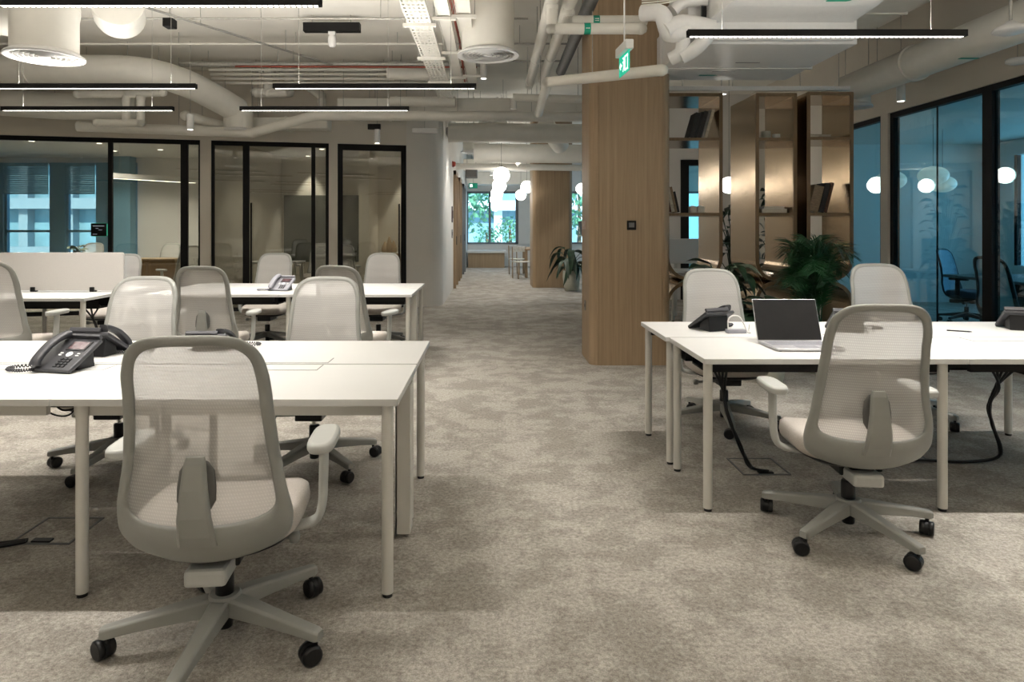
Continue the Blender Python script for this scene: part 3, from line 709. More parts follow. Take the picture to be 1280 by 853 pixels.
pipe('white_pipe', [(-.78, 15.0, 2.72), (2.3, 15.0, 2.68)], .07, 'white pipe crossing in front of the far oak column', hang=[(0, 15.0, 2.75), (1.4, 15, 2.72)])
pipe('white_pipe', [(.1, 14.8, 2.92), (1.6, 14.8, 2.92)], .06, 'thin white pipe above the pipe before the far oak column', hang=[(.4, 14.8, 2.95), (1.2, 14.8, 2.95)])
pipe('white_pipe', [(.55, 14.4, 2.68), (.85, 14.4, 2.92)], .05, 'short white pipe leaning at an angle by the far column', hang=[(.75, 14.4, 2.9)])
flat('air_duct', (.3, 18.35, 3.05), (2.1, .5, .3), 'flat duct across the corridor behind the globes')
flat('air_duct', (.4, 22.0, 2.95), (2.4, .7, .4), 'deep flat duct at the far end of the corridor')
flat('air_duct', (-.55, 12.6, 3.12), (.55, .5, .16), 'small galvanised box duct at the corridor corner', m=galv)
flat('fan_unit', (-.5, 17.0, 2.72), (.28, .4, .22), 'small dark box unit on the left of the corridor ceiling', m=darkp, cat='fan unit')

# cable trays running away over the aisle
def tray(name, x, y0, y1, z, w_, label, ladder=False):
    e = empty(name, (x, y0, z), 0, label, 'cable tray', 'cable trays')
    L = y1 - y0
    MB().box(-w_ / 2, -w_ / 2 + .006, 0, L, 0, .05).box(w_ / 2 - .006, w_ / 2, 0, L, 0, .05).build('side_rail', ductm, e)
    n_ = int(L / .09); m = MB()
    if ladder:
        m.box(-w_ / 2, w_ / 2, 0, L, .012, .016)
    else:
        for k in range(n_):
            y = L * k / n_; m.box(-w_ / 2, w_ / 2, y, y + .05, 0, .004)
        for k in range(6): 
            x_ = -w_ / 2 + w_ * k / 5; m.box(x_ - .008, x_ + .008, 0, L, -.001, .003)
    o = m.build('perforated_base', ductm, e); o['kind'] = 'stuff'
    for k in range(int(L / 1.2) + 1):
        y = .3 + k * 1.2
        if y > L: break
        MB().box(-w_ / 2 - .05, w_ / 2 + .05, y - .02, y + .02, -.03, -.002).build('bracket', ductm, e)
        for sg in (-1, 1): MB().cyl((sg * (w_ / 2 + .035), y, -.03), (sg * (w_ / 2 + .035), y, H - z), .004, n=6).build('hanger_rod', galv, e)
    return e
tray('cable_tray', -.65, 4.6, 9.6, 3.20, .20, 'wide perforated white cable tray receding over the aisle')
tray('cable_tray', -.43, 4.6, 9.2, 3.26, .12, 'narrow white cable tray right of the perforated one', True)
tray('cable_tray', -.25, 4.6, 9.0, 3.28, .13, 'white cable tray carrying red conduits, beside the aisle drum', True)
for k, x in enumerate((-.36, -.325)):
    pipe('red_conduit', [(x, 4.6, 3.36), (x, 6.0, 3.35), (x + .02, 7.2, 3.36), (x, 9.2, 3.35)], .012, 'thin red conduit along the cable trays, %s of the pair' % ('left', 'right')[k], redp, 'conduit', n=8, hang=[(x, 5.2, 3.36), (x, 8, 3.36)])
# pipes receding on the right of the aisle
pipe('white_pipe', [(.52, 4.9, 3.30), (.52, 9.2, 3.30)], .058, 'white pipe receding overhead, leftmost right of the aisle drum', hang=[(.52, 5.6, 3.35), (.52, 7.6, 3.35)], collars=[(0, .68), (0, .95)])
pipe('white_pipe', [(.68, 4.9, 3.30), (.68, 9.0, 3.30)], .058, 'white pipe receding overhead, beside the dark grey pipe', hang=[(.68, 5.6, 3.35), (.68, 7.6, 3.35)], collars=[(0, .68), (0, .95)])
pipe('dark_pipe', [(.87, 4.9, 3.34), (.87, 8.4, 3.30)], .06, 'dark grey pipe receding overhead beside the oak column', darkp, hang=[(.87, 5.6, 3.4), (.87, 7.6, 3.4)])
join('white_pipe', [[(.52, 5.75, 3.24), (.52, 5.75, 3.05)], [(.52, 5.75, 3.05), (1.28, 5.75, 3.05)]], .048, 'white branch pipe turning right before the oak column, lower of the two')
join('white_pipe', [[(.68, 5.9, 3.24), (.68, 5.9, 3.16)], [(.68, 5.9, 3.16), (1.32, 5.9, 3.16)]], .05, 'white branch pipe turning right before the oak column, upper of the two')
def label_plate(x, y, z, r, text_n, label):
    e = empty('pipe_label', (x, y, z), 0, label, 'label', 'green pipe labels')
    MB().lathe([(r, -.028), (r, .028)], n=14, caps=False).build('band', green_s, e, rot=(0, PI / 2, 0))
    m = MB()
    for k in range(text_n): m.box(-.016, .012, -r - .0015, -r, -.012 + .017 * k, -.006 + .017 * k).box(.010, .018, -r - .0015, -r, -.014 + .017 * k, -.004 + .017 * k)
    m.build('marking', white, e)
label_plate(.82, 5.75, 3.05, .0495, 1, 'green flow label on the lower white pipe before the column')
label_plate(.92, 5.9, 3.16, .0515, 2, 'green flow label on the upper white pipe before the column')
# pipe from the ceiling unit across the column, then away
join('white_pipe', [[(1.42, 5.6, 2.66), (.525, 6.25, 2.70)], [(.525, 6.25, 2.70), (.56, 7.95, 2.70)]], .048, 'white pipe sloping across the oak column from the ceiling unit, then receding', hang=[(.9, 5.98, 2.7), (.54, 7.4, 2.7)])
pipe('white_pipe', [(.30, 9.3, 3.15), (1.5, 9.3, 3.12)], .055, 'short white pipe crossing behind the receding pipes', hang=[(.5, 9.3, 3.2), (1.2, 9.3, 3.17)])
pipe('white_pipe', [(.31, 9.3, 3.13), (.31, 9.3, 2.99)], .045, 'white pipe stub dropping to the long pipe in the corridor mouth')
# insulated valves at the unit
e = empty('valve_set', (1.5, 5.45, 2.9), 0, 'lumpy white insulated valves and hoses at the ceiling unit', 'valves')
for q, r in (([(-.25, .1, .22), (-.12, 0, .18), (-.05, 0, .02), (.10, 0, .06)], .07), ([(-.1, -.02, .03), (.05, 0, .10), (.3, 0, .06)], .075), ([(.05, .02, .12), (.06, .05, -.10), (-.02, .1, -.16)], .06), ([(.3, 0, .06), (.18, .02, -.08), (.05, .05, -.16)], .06), ([(-.02, .05, .22), (.08, .05, .30), (.26, .0, .30)], .055)):
    MB().tube([p for p in crom(q, 5)], r, 14).build('insulated_pipe', white, e)
for k in range(5): MB().tube(crom([(-.28, 0, .25 + .02 * k), (-.05, -.03, .27 + .015 * k), (.06 + .02 * k, -.05, .33), (.12 + .02 * k, 0, .5)], 5), .005, 6).build('hose', ductm, e)
MB().box(.20, .24, -.02, .0, .10, .24).build('valve_tag', black, e)
rods(e, [(1.35, 5.45, 3.0), (1.7, 5.45, 3.0)])
# ceiling fan coil unit and its plenum
e = empty('ceiling_unit', (2.3, 6.2, 2.86), 0, 'white ceiling air unit hanging before the bookshelves', 'air unit')
MB().box(-.68, .72, -.66, .70, 0, .34).build('casing', white, e, bevel=.01)
MB().box(-.70, .74, .16, .20, -.008, .35).build('seam', white, e)
MB().box(-.52, .66, -.72, -.66, .02, .36).build('flange', white, e)
m = MB(); m.box(-.06, .16, -.05, -.035, -.002, .0); m.box(-.16, .06, .3, .31, -.002, 0)
m.build('nameplate', darkp, e)
rods(e, [(1.72, 5.6, 3.2), (2.95, 5.6, 3.2), (1.72, 6.8, 3.2), (2.95, 6.8, 3.2)])
e = empty('air_plenum', (2.35, 4.75, 3.02), 0, 'smooth white duct box with curved neck above the right linear light', 'duct')
q = []
for y, z0, x0, x1 in ((-1.0, .20, -.40, .62), (-.45, .12, -.42, .62), (0, .05, -.48, .62), (.35, .01, -.56, .64), (.75, .0, -.60, .66)):
    q.append([(x0, y, z0), (x1 - .06, y, z0), (x1, y, z0 + .06), (x1, y, z0 + .4), (x0, y, z0 + .4)])
MB().loft(q, smooth=False).build('casing', white, e, bevel=.01)
MB().tube(crom([(-.05, -.5, .09), (-.02, -.2, .055), (.08, -.06, .03), (.25, -.02, .02), (.60, -.02, .03)], 5), .012, 8).build('seam', white, e)
rods(e, [(2.0, 4.2, 3.4), (2.8, 4.2, 3.4)])
# round duct along the glass
pipe('air_duct', [(4.25, 1.5, 3.0), (4.25, 8.05, 3.0)], .165, 'long round white duct running along the right-hand glass', cat='duct', n=28, hang=[(4.25, 3.5, 3.16), (4.25, 5.5, 3.16), (4.25, 7.4, 3.16)], collars=[(0, .55), (0, .8)])
flat('air_duct', (3.5, 5.6, 3.45), (.55, 5.2, .3), 'flat duct hugging the slab between the unit and the round duct')
flat('air_duct', (4.55, 4.4, 3.62), (.5, 4, .2), 'flat duct above the glass, under the slab')
def flow_mark(x, y, z, label):
    e = empty('flow_arrow', (x, y, z), 0, label, 'marking', 'dark flow arrows on the ducts')
    MB().prism([(-.09, -.022), (.06, -.022), (.09, 0), (.06, .022), (-.09, .022)], 0, .002).build('arrow', green_s, e)
flow_mark(4.2, 5.9, 2.832, 'dark green arrow under the round duct by the glass')
flow_mark(-6.2, 9.0, 3.276, 'dark green arrow under the big round duct, left of the picture')
flow_mark(2.58, 4.98, 3.03, 'dark arrow under the smooth duct box')
flow_mark(2.15, 6.66, 2.856, 'dark arrow under the ceiling unit')
# small-bore pipes and conduits against the slab
for k, (y, z, r, m, lb) in enumerate(((7.3, 3.62, .012, galv, 'thin conduit just below the slab, nearest of the cross conduits'), (8.6, 3.70, .014, ductm, 'pale conduit below the slab in front of the grey sprinkler pipe'))):
    pipe('conduit', [(-8, y, z), (.4, y, z)], r, lb, m, 'conduit', n=8, hang=[(x, y, z) for x in (-5.5, -4, -2.5, -1.2)])
pipe('sprinkler_pipe', [(-4.4, 9.5, 3.66), (-.1, 9.5, 3.66)], .038, 'grey metal sprinkler pipe with couplings, crossing under the slab', galv, collars=[(0, .18), (0, .26), (0, .9)], hang=[(-4, 9.5, 3.7), (-2.8, 9.5, 3.7), (-1.4, 9.5, 3.7)])
pipe('red_conduit', [(-3.6, 9.45, 3.615), (-.2, 9.45, 3.605)], .012, 'red conduit just below the grey sprinkler pipe', redp, 'conduit', n=8, hang=[(-3, 9.45, 3.62), (-1, 9.45, 3.62)])
for k in range(4):
    pipe('slim_pipe', [(-4.2, 10.0 + .05 * k, 3.70 - .055 * k), (-.9 + .1 * k, 10.0 + .05 * k, 3.70 - .055 * k)], .022, 'slim white pipe in the rack under the slab, %s from the top' % ('first', 'second', 'third', 'fourth')[k], ductm, group='slim rack pipes', n=8, hang=[(-3.5 + .1 * k, 10.0 + .05 * k, 3.70 - .055 * k), (-1.6 + .1 * k, 10.0 + .05 * k, 3.70 - .055 * k)])
pipe('white_pipe', [(-1.5, 9.7, 3.58), (-.6, 9.7, 3.55)], .09, 'thick insulated pipe stub under the sprinkler pipe', hang=[(-1.3, 9.7, 3.62), (-.8, 9.7, 3.62)], collars=[(0, .1), (0, .8)])
pipe('white_pipe', [(-1.55, 10.3, 3.28), (-.55, 10.3, 3.28)], .08, 'thick insulated pipe stub above the flat duct', hang=[(-1.3, 10.3, 3.3), (-.8, 10.3, 3.3)], collars=[(0, .1)])
pipe('conduit', [(-3.50, 6.8, 3.58), (-2.2, 9.3, 3.60)], .014, 'diagonal conduit running from the capped duct toward the rack', galv, 'conduit', n=8, hang=[(-3.2, 7.4, 3.6), (-2.6, 8.5, 3.6)])
pipe('conduit', [(.2, 8.3, 3.62), (.98, 8.3, 3.62)], .012, 'thin conduit behind the receding white pipes, upper', galv, 'conduit', n=8, hang=[(.35, 8.3, 3.62)])
pipe('conduit', [(.1, 9.0, 3.58), (.98, 9.0, 3.58)], .012, 'thin conduit behind the receding white pipes, lower', galv, 'conduit', n=8, hang=[(.3, 9.0, 3.58)])
# slab mounted black slot with glass lamp, spots, dome, detector
e = empty('track_light', (-1.87, 7.9, 3.70), 0, 'short black track light just under the slab', 'light')
MB().box(-.33, .33, -.05, .05, -.05, .05).build('housing', black, e); rods(e, [(-2.1, 7.9, 3.75), (-1.65, 7.9, 3.75)])
MB().box(-.04, .04, -.03, .03, -.09, -.05).lathe([(.035, -.09), (.05, -.12), (.05, -.2), (.03, -.23), (0, -.235)], n=16).build('glass_lamp', white, e)
def spot(x, y, z, label, rod=True, power=14, track=False, wide=1.3):
    e = empty('spotlight', (x, y, z), 0, label, 'light', 'small white spotlights')
    MB().lathe([(.042, 0), (.045, .004), (.045, .20), (.038, .21), (.0, .21)], n=20).lathe([(.0, .01), (.042, .0)], n=20, caps=False).build('barrel', white, e)
    MB().lathe([(0, -.001), (.034, -.001)], n=16, caps=False).build('lens', led, e)
    if track: MB().box(-.14, .05, -.03, .03, .21, .29).build('track', black, e)
    MB().cyl((0, 0, .21), (0, 0, H - z), .004, n=6).build('stem', galv, e)
    lamp('lamp', 'SPOT', e, (0, 0, -.01), power, spot_size=wide, spot_blend=.5, shadow_soft_size=.03)
    return e
spot(-4.03, 9.0, 2.66, 'white cylinder spotlight hanging before the left glass room')
spot(-1.73, 10.2, 2.63, 'white cylinder spotlight on black track above the narrow glass panel', track=True)
spot(4.80 - .35, 7.3, 2.72, 'white cylinder spotlight hanging before the right glass')
for k, (x, y, z) in enumerate(((-.1, 8.8, 3.3), (.2, 11.34, 3.2), (-.2, 12.9, 3.2), (.45, 14.1, 3.25), (-.1, 15.9, 3.2), (.3, 18.85, 3.2), (.0, 21.2, 3.0), (2.6, 16.0, 3.1))):  # unseen spots added to brighten the corridor
    spot(x, y, z, 'added unseen fill spotlight between the corridor ducts, %s from the near end' % ('first', 'second', 'third', 'fourth', 'fifth', 'sixth', 'seventh', 'eighth')[k], power=110 if k > 1 else 60, wide=1.9 if k > 1 else 1.0)
e = empty('emergency_light', (-1.02, 10.3, 2.80), 0, 'flat white emergency light bar hanging on the wall corner', 'light')
MB().box(-.19, .19, -.04, .04, 0, .07).build('body', white, e, bevel=.01); rods(e, [(-1.02, 10.3, 2.87)])
e = empty('ceiling_speaker', (3.85, 4.98, 2.78), 0, 'white dome speaker hanging at the top right edge', 'speaker')
MB().lathe([(0, 0), (.07, .003), (.115, .02), (.12, .03), (.10, .055), (.05, .075), (.02, .10), (0, .105)], n=28).build('dome', white, e); MB().cyl((0, 0, .1), (0, 0, H - 2.78), .012, n=10).build('stem', galv, e)
e = empty('ceiling_speaker', (4.62, 5.9, 2.78), 0, 'small round white detector at the right edge above the glass', 'detector')
MB().lathe([(0, 0), (.06, .003), (.09, .02), (.09, .05), (0, .055)], n=24).build('dome', white, e); rods(e, [(4.62, 5.9, 2.83)])
e = empty('security_camera', (-3.30, 6.9, 3.44), 0, 'small black camera by the capped round duct', 'camera')
MB().box(-.05, .05, -.06, .06, -.04, .05).build('body', black, e, bevel=.008); rods(e, [(-3.3, 6.9, 3.49)])
# exit sign
e = empty('exit_sign', (1.0, 5.05, 2.50), -PI / 2 + .07, 'green running man exit sign hanging edge-on before the oak column', 'sign')
MB().box(-.15, .15, -.03, .03, .155, .225).build('housing', white, e, bevel=.006)
MB().box(-.14, .14, -.003, .003, 0, .155).build('panel', green_e, e)
pg = MB()
for sg in (-1, 1):
    y = sg * .0038
    def blk(x0, x1, z0, z1): pg.box(x0, x1, min(y, y + sg * .001), max(y, y + sg * .001), z0, z1)
    blk(.03, .11, .02, .03); blk(.03, .04, .02, .13); blk(.10, .11, .02, .13); blk(.03, .11, .12, .13)
    pg.lathe([(0, -.011), (.011, 0), (0, .011)], (.0, y, .118), 10)
    pg.obox((.005, y, .085), (.022, .001, .05), Matrix.Rotation(.3, 3, 'Y')); pg.obox((-.018, y, .092), (.034, .001, .009), Matrix.Rotation(.5, 3, 'Y')); pg.obox((.028, y, .085), (.03, .001, .009), Matrix.Rotation(-.5, 3, 'Y'))
    pg.obox((-.012, y, .045), (.010, .001, .05), Matrix.Rotation(.6, 3, 'Y')); pg.obox((.018, y, .045), (.010, .001, .05), Matrix.Rotation(-.5, 3, 'Y'))
    blk(-.105, -.05, .07, .085); pg.obox((-.10, y, .09), (.035, .001, .012), Matrix.Rotation(-.78, 3, 'Y')); pg.obox((-.10, y, .066), (.035, .001, .012), Matrix.Rotation(.78, 3, 'Y'))
pg.build('pictogram', white_e, e)
MB().cyl((0, 0, .225), (0, 0, H - 2.50), .006, n=8).build('stem', white, e)
# rail over the shelves
e = empty('ceiling_rail', (2.73, 6.96, 2.765), 0, 'white rail on rods above the three bookshelves', 'rail')
MB().box(-.93, .98, -.02, .02, 0, .045).build('bar', white, e); rods(e, [(1.98, 6.96, 2.8), (2.5, 6.96, 2.8), (3.2, 6.96, 2.8), (3.6, 6.96, 2.8)])

# opal globes over the corridor
def globe_lamp(x, y, z, r, label, power=12):
    e = empty('globe_pendant', (x, y, z), 0, label, 'light', 'opal globe pendants')
    MB().lathe([(r * math.sin(PI * i / 14), -r * math.cos(PI * i / 14)) for i in range(15)], n=28, caps=False).build('globe', globe, e)
    MB().cyl((0, 0, r * .96), (0, 0, r * 1.12), .03, n=12).build('cap', black, e)
    MB().cyl((0, 0, r * 1.1), (0, 0, H - z), .003, n=6).build('cord', black, e)
globe_lamp(.19, 12.6, 2.33, .155, 'glowing globe, nearest of the row down the corridor')
globe_lamp(.18, 14.9, 2.28, .155, 'glowing globe second in the row down the corridor')
globe_lamp(.15, 17.4, 2.24, .155, 'glowing globe third in the row down the corridor')
globe_lamp(.12, 20.2, 2.20, .155, 'glowing globe last in the row before the end window')
globe_lamp(.90, 17.0, 2.38, .155, 'glowing globe left of the far oak column')
globe_lamp(.86, 19.5, 2.30, .155, 'lower glowing globe behind the one at the far column')
globe_lamp(2.55, 19.0, 2.45, .155, 'glowing globe right of the far oak column')
globe_lamp(3.75, 10.6, 2.02, .13, 'glowing globe seen between the first two bookshelves')
# shallow opal lamps in the right glass room
for x, y, z, lb in ((6.05, 9.2, 2.06, 'flattened opal lamp in the right glass room'), (6.95, 10.35, 2.02, 'flattened opal lamp deeper in the right glass room'), (5.35, 9.0, 1.98, 'opal lamp half hidden at the glass frame')):
    e = empty('opal_pendant', (x, y, z), 0, lb, 'light', 'flattened opal lamps')
    MB().lathe([(.19 * math.sin(PI * i / 12), -.13 * math.cos(PI * i / 12)) for i in range(13)], n=28, caps=False).build('shade', globe_r, e)
    MB().cyl((0, 0, .12), (0, 0, 2.86 - z), .003, n=6).build('cord', black, e)
# recessed downlights in the rooms behind glass
def downlight(x, y, z, label, power=10, spread=1.4, soft=.04):
    e = empty('downlight', (x, y, z), 0, label, 'light', 'recessed downlights')
    MB().lathe([(.05, -.006), (.062, -.006), (.062, 0)], n=20, caps=False).build('rim', white, e); MB().lathe([(0, -.003), (.05, -.003)], n=18, caps=False).build('lens', led, e)
    lamp('lamp', 'SPOT', e, (0, 0, -.02), power, spot_size=spread, spot_blend=.6, shadow_soft_size=soft)
for x, y, lb in ((-7.2, 10.95, 'downlight in the left room ceiling, near the black frame head'), (-6.2, 10.9, 'downlight in the left room beside the black mullion'), (-7.0, 12.0, 'downlight in the left room, second row'), (-8.0, 11.7, 'downlight in the left room at the picture edge'), (-6.4, 13.0, 'downlight above the linear lamp in the left room'), (-7.4, 13.2, 'downlight before the windows of the left room')):
    downlight(x, y, 2.858, lb, 95, 2.3)
for x, y, lb in ((-3.55, 11.9, 'downlight in the middle room near the glass'), (-3.25, 12.9, 'downlight second in the middle room'), (-3.85, 14.12, 'downlight washing the wall over the board'), (-1.55, 12.8, 'downlight behind the narrow glass panel'), (-1.75, 14.1, 'downlight washing the wall over the small cabinet')):
    downlight(x, y, 2.858, lb, 90 if y > 14 else 40, 1.1 if y > 14 else 2.0)
e = empty('linear_lamp', (-5.95, 11.9, 2.18), math.atan2(1.0, .75), 'white linear lamp glowing in the left glass room', 'light')
MB().box(-.75, .75, -.03, .03, 0, .09).build('housing', white, e); MB().box(-.74, .74, -.025, .025, -.004, 0).build('diffuser', led_hot, e)
lamp('lamp', 'AREA', e, (0, 0, -.008), 14, shape='RECTANGLE', size=1.45, size_y=.04)
for x in (-.6, .6): MB().cyl((x, 0, .09), (x, 0, 2.855 - 2.18), .002, n=6).build('wire', galv, e)

# ---------------------------------------------------------------- bookshelves: hollow brass loops on the floor
def bookshelf(x0, x1, y0, y1, label, boards):
    e = empty('bookshelf', ((x0 + x1) / 2, y0, 0), 0, label, 'bookshelf', 'tall brass bookshelves'); W = (x1 - x0) / 2; D = y1 - y0
    def outline(hw, z0, z1, rb, rt):
        o = []
        for cx, cz, a0, r in ((hw - rb, z0 + rb, -90, rb), (hw - rt, z1 - rt, 0, rt), (-hw + rt, z1 - rt, 90, rt), (-hw + rb, z0 + rb, 180, rb)):
            o += [(cx + r * math.cos((a0 + 11.25 * i) * PI / 180), cz + r * math.sin((a0 + 11.25 * i) * PI / 180)) for i in range(9)]
        return o
    def loop(nm, hw, z0, z1, rb, rt, th):
        A = outline(hw, z0, z1, rb, rt); B = outline(hw - th, z0 + th, z1 - th, max(rb - th, .004), max(rt - th, .004))
        f = lambda P, y: [(x, y, z) for x, z in P]
        p_ = MB().loft([f(A, .012), f(A, D), f(B, D), f(B, .012)], closed=True, smooth=False).build(nm, brass, e)
        MB().loft([f(A, 0), f(A, .0115), f(B, .0115), f(B, 0)], closed=True, smooth=False).build('edge_trim', oakd, p_)
    loop('upper_loop', W, .80, 2.735, min(.24, W - .01), .012, .034)
    loop('lower_loop', W, .0, .795, .03, min(.24, W - .01), .034)
    for z in boards:
        b_ = MB().box(-W + .034, W - .034, .012, D - .002, z - .03, z).build('shelf_board', brass, e)
        MB().box(-W + .034, W - .034, 0, .0115, z - .03, z).build('edge_trim', oakd, b_)
    return e
SB = (2.275, 1.50)
bookshelf(1.80, 2.385, 6.92, 7.62, 'tall brass bookshelf next to the oak column, books at both ends', SB)
bookshelf(2.725, 3.15, 6.92, 7.65, 'middle tall brass bookshelf with candle jars on the upper board', SB)
bookshelf(3.225, 3.70, 6.86, 7.45, 'tall brass bookshelf nearest the glass, leaning brown books inside', SB)
def book(x, y, z, t, h, d_, tilt, m, label, group):
    """upright book; tilt leans its top toward +x (degrees)"""
    e = empty('book', (x, y, z), 0, label, 'book', group); e.rotation_euler = (0, tilt * PI / 180, 0)
    MB().box(0, .003, 0, d_, 0, h).box(t - .003, t, 0, d_, 0, h).box(0, t, -.002, .002, 0, h).build('cover', m, e)
    MB().box(.003, t - .003, .004, d_ - .005, .004, h - .004).build('pages', paper, e)
def pile(x0, z, n, tilt, sizes, mats_, where, group, names, sgn=1, y=6.99):
    x = x0
    for i in range(n):
        t, h = sizes[i % len(sizes)]
        zz = z + (t * math.sin(abs(tilt) * PI / 180) if tilt < 0 else 0) + .002
        if tilt >= 0: zz = z + .002
        if tilt > 0: zz = z + t * math.sin(tilt * PI / 180) + .002
        book(x, y, zz, t, h, .20, tilt, mats_[i % len(mats_)], '%s %s' % (names[i], where), group); x += t / math.cos(tilt * PI / 180) + .004
    return x
bk, br, cr2, gy, tn = bookc
pile(2.06, 2.275, 5, 16, [(.045, .27), (.03, .28), (.035, .29), (.025, .30), (.028, .31)], [bk, bk, bk, gy, cr2], 'leaning on the upper board beside the oak column', 'books on the upper board', ['thick black book', 'second black book from left', 'third black book', 'grey book', 'cream end book'])
pile(1.85, 1.50, 4, -12, [(.025, .32), (.03, .30), (.022, .27), (.02, .22)], [br, cr2, tn, bk], 'leaning on the middle board beside the column', 'books on the middle board', ['brown book', 'cream book', 'tan book', 'small dark book'])
pile(3.30, 1.50, 3, 14, [(.10, .28), (.05, .31), (.03, .32)], [tn, bk, br], 'leaning on the shelf nearest the glass', 'books on the shelf by the glass', ['wide brown box-like book', 'black book', 'dark red-brown book'])
def flatbook(x, y, z, w_, d_, h, m, label):
    e = empty('book', (x, y, z), 0, label, 'book'); MB().box(0, w_, 0, d_, 0, .003).box(0, w_, 0, d_, h - .003, h).box(0, .003, 0, d_, 0, h).build('cover', m, e); MB().box(.003, w_ - .006, .004, d_ - .004, .003, h - .003).build('pages', paper, e)
flatbook(3.27, 7.05, 2.277, .30, .2, .05, cr2, 'pale book lying flat on the upper board by the glass')
flatbook(3.42, 7.0, 2.277, .22, .04, .022, br, 'thin dark book before the pale flat book by the glass')
flatbook(2.84, 7.05, 1.502, .27, .2, .045, cr2, 'cream book lying flat on the middle shelf, lower of two')
flatbook(2.86, 7.05, 1.548, .22, .18, .02, white, 'thin white book lying on the cream book of the middle shelf')
for x, r, h, m, lb in ((2.91, .048, .09, MATS['pot_cream'], 'cream candle jar on the upper board of the middle shelf'), (3.02, .04, .06, white, 'small white candle glass beside the cream jar')):
    e = empty('candle_jar', (x, 7.12, 2.277), 0, lb, 'candle'); MB().lathe([(0, 0), (r * .9, 0), (r, .01), (r, h), (r * .88, h), (r * .86, h * .75), (0, h * .75)], n=22).build('jar', m, e); MB().cyl((0, 0, h * .75), (0, 0, h * .85), .003, n=6).build('wick', black, e)
e = empty('tealight_holder', (2.17, 7.12, 1.502), 0, 'pale stone tealight block beside the leaning books', 'candle holder')
MB().box(-.07, .0, -.04, .04, 0, .07).build('block', stone, e, bevel=.006); MB().box(.006, .08, -.04, .04, 0, .07).build('block', stone, e, bevel=.006)
MB().lathe([(0, .07), (.022, .07), (.022, .078), (0, .078)], (-.035, 0, 0), 14).lathe([(0, .07), (.022, .07), (.022, .078), (0, .078)], (.043, 0, 0), 14).build('candle', white, e)
downlight(2.50, 7.30, 2.80, 'downlight hanging between the first two bookshelves', 40, 1.0, .03)
rods(C.objects[-1] if False else bpy.data.objects[[o.name for o in bpy.data.objects if o.name.startswith('downlight')][-1]], [(2.50, 7.30, 2.80)])
for x in (1.95, 3.45): pass

# ---------------------------------------------------------------- phones, laptop, charger
def plane_pts(y, w_):  # point on the tilted face of a phone: y from 0 (front) to 1 (back)
    return Vector((w_, -.095 + .17 * y, .016 + .105 * y))
TN = Vector((0, -.105, .17)).normalized()
def make_phone(label, body, hand, sc=1):
    e = empty('desk_phone', (0, 0, 0), 0, label, 'phone', 'desk phones')
    R = Matrix.Rotation(math.atan2(.105, .17), 3, 'X'); cen = plane_pts(.5, 0)
    MB().obox(cen - TN * .010, (.205, .205, .020), R).build('body', body, e, bevel=.006)
    st = MB(); st.add([(-.07, -.02, 0), (.07, -.02, 0), (.07, .075, 0), (-.07, .075, 0), (-.07, -.02, .045), (.07, -.02, .045), (.07, .06, .098), (-.07, .06, .098)], [(3, 2, 1, 0), (4, 5, 6, 7), (0, 1, 5, 4), (1, 2, 6, 5), (2, 3, 7, 6), (3, 0, 4, 7)]); st.build('stand', blackp, e, bevel=.004)
    MB().obox(plane_pts(1.02, .02) + TN * .006, (.16, .014, .022), R).build('top_bar', body, e, bevel=.003)
    MB().obox(plane_pts(.74, .03) + TN * .001, (.100, .058, .004), R).build('screen_bezel', blackp, e)
    sm_ = MATS.get('lcd') or mat('lcd', (.09, .05, .055), .2, var=.4, scale=60)
    sc_ = MB().obox(plane_pts(.745, .03) + TN * .0032, (.082, .046, .002), R).build('screen', sm_, e)
    k = MB()
    for i in range(3):
        for j in range(4): k.obox(plane_pts(.10 + .075 * j, .012 + .021 * i) + TN * .002, (.0145, .0085, .005), R)
    k.build('keypad', keym, e)
    k = MB()
    for i, j in ((-.02, .44), (-.02, .50), (.068, .44), (.068, .50)): k.obox(plane_pts(j, i) + TN * .001, (.014, .006, .004), R)
    k.build('soft_keys', keyw, e)
    k = MB(); c = plane_pts(.47, .024); k.tube([c, c + TN * .003], .0145, 18); k.build('round_key', keyw, e)
    h = MB(); pts = crom([plane_pts(.02, -.068) + TN * .016, plane_pts(.12, -.068) + TN * .030, plane_pts(.5, -.068) + TN * .042, plane_pts(.88, -.068) + TN * .030, plane_pts(1.0, -.068) + TN * .016], 4)
    rings = []
    for i, p in enumerate(pts):
        q = i / (len(pts) - 1); w_ = .0225; th = .012 + .008 * abs(2 * q - 1) ** 2; t = (pts[min(i + 1, len(pts) - 1)] - pts[max(i - 1, 0)]).normalized(); nn = t.cross(Vector((1, 0, 0))).normalized()
        rings.append([p + Vector((1, 0, 0)) * (w_ * math.copysign(abs(math.cos(2 * PI * a / 14)) ** .6, math.cos(2 * PI * a / 14))) + nn * (th * math.copysign(abs(math.sin(2 * PI * a / 14)) ** .6, math.sin(2 * PI * a / 14))) for a in range(14)])
    h.loft(rings); ho = h.build('handset', hand, e)
    # coiled cord
    base = crom([(-.075, -.10, .014), (-.12, -.125, .012), (-.19, -.12, .012), (-.21, -.07, .012), (-.15, -.02, .012), (-.085, .0, .014)], 10)
    co = []
    for i, p in enumerate(base):
        for q in range(3):
            a = 2 * PI * (i * 3 + q) / 5; t = (base[min(i + 1, len(base) - 1)] - base[max(i - 1, 0)]).normalized(); s_ = Vector((-t.y, t.x, 0))
            nx = base[min(i + 1, len(base) - 1)]; co.append(p + (nx - p) * (q / 3) + s_ * (.006 * math.cos(a)) + Vector((0, 0, .006 * math.sin(a) + .0)))
    MB().tube(co, .0028, 6).build('cord', body, ho)
    return e
ph = make_phone('dark phone with keypad and small screen facing us, on the near left desk', phoneg, phoneg)
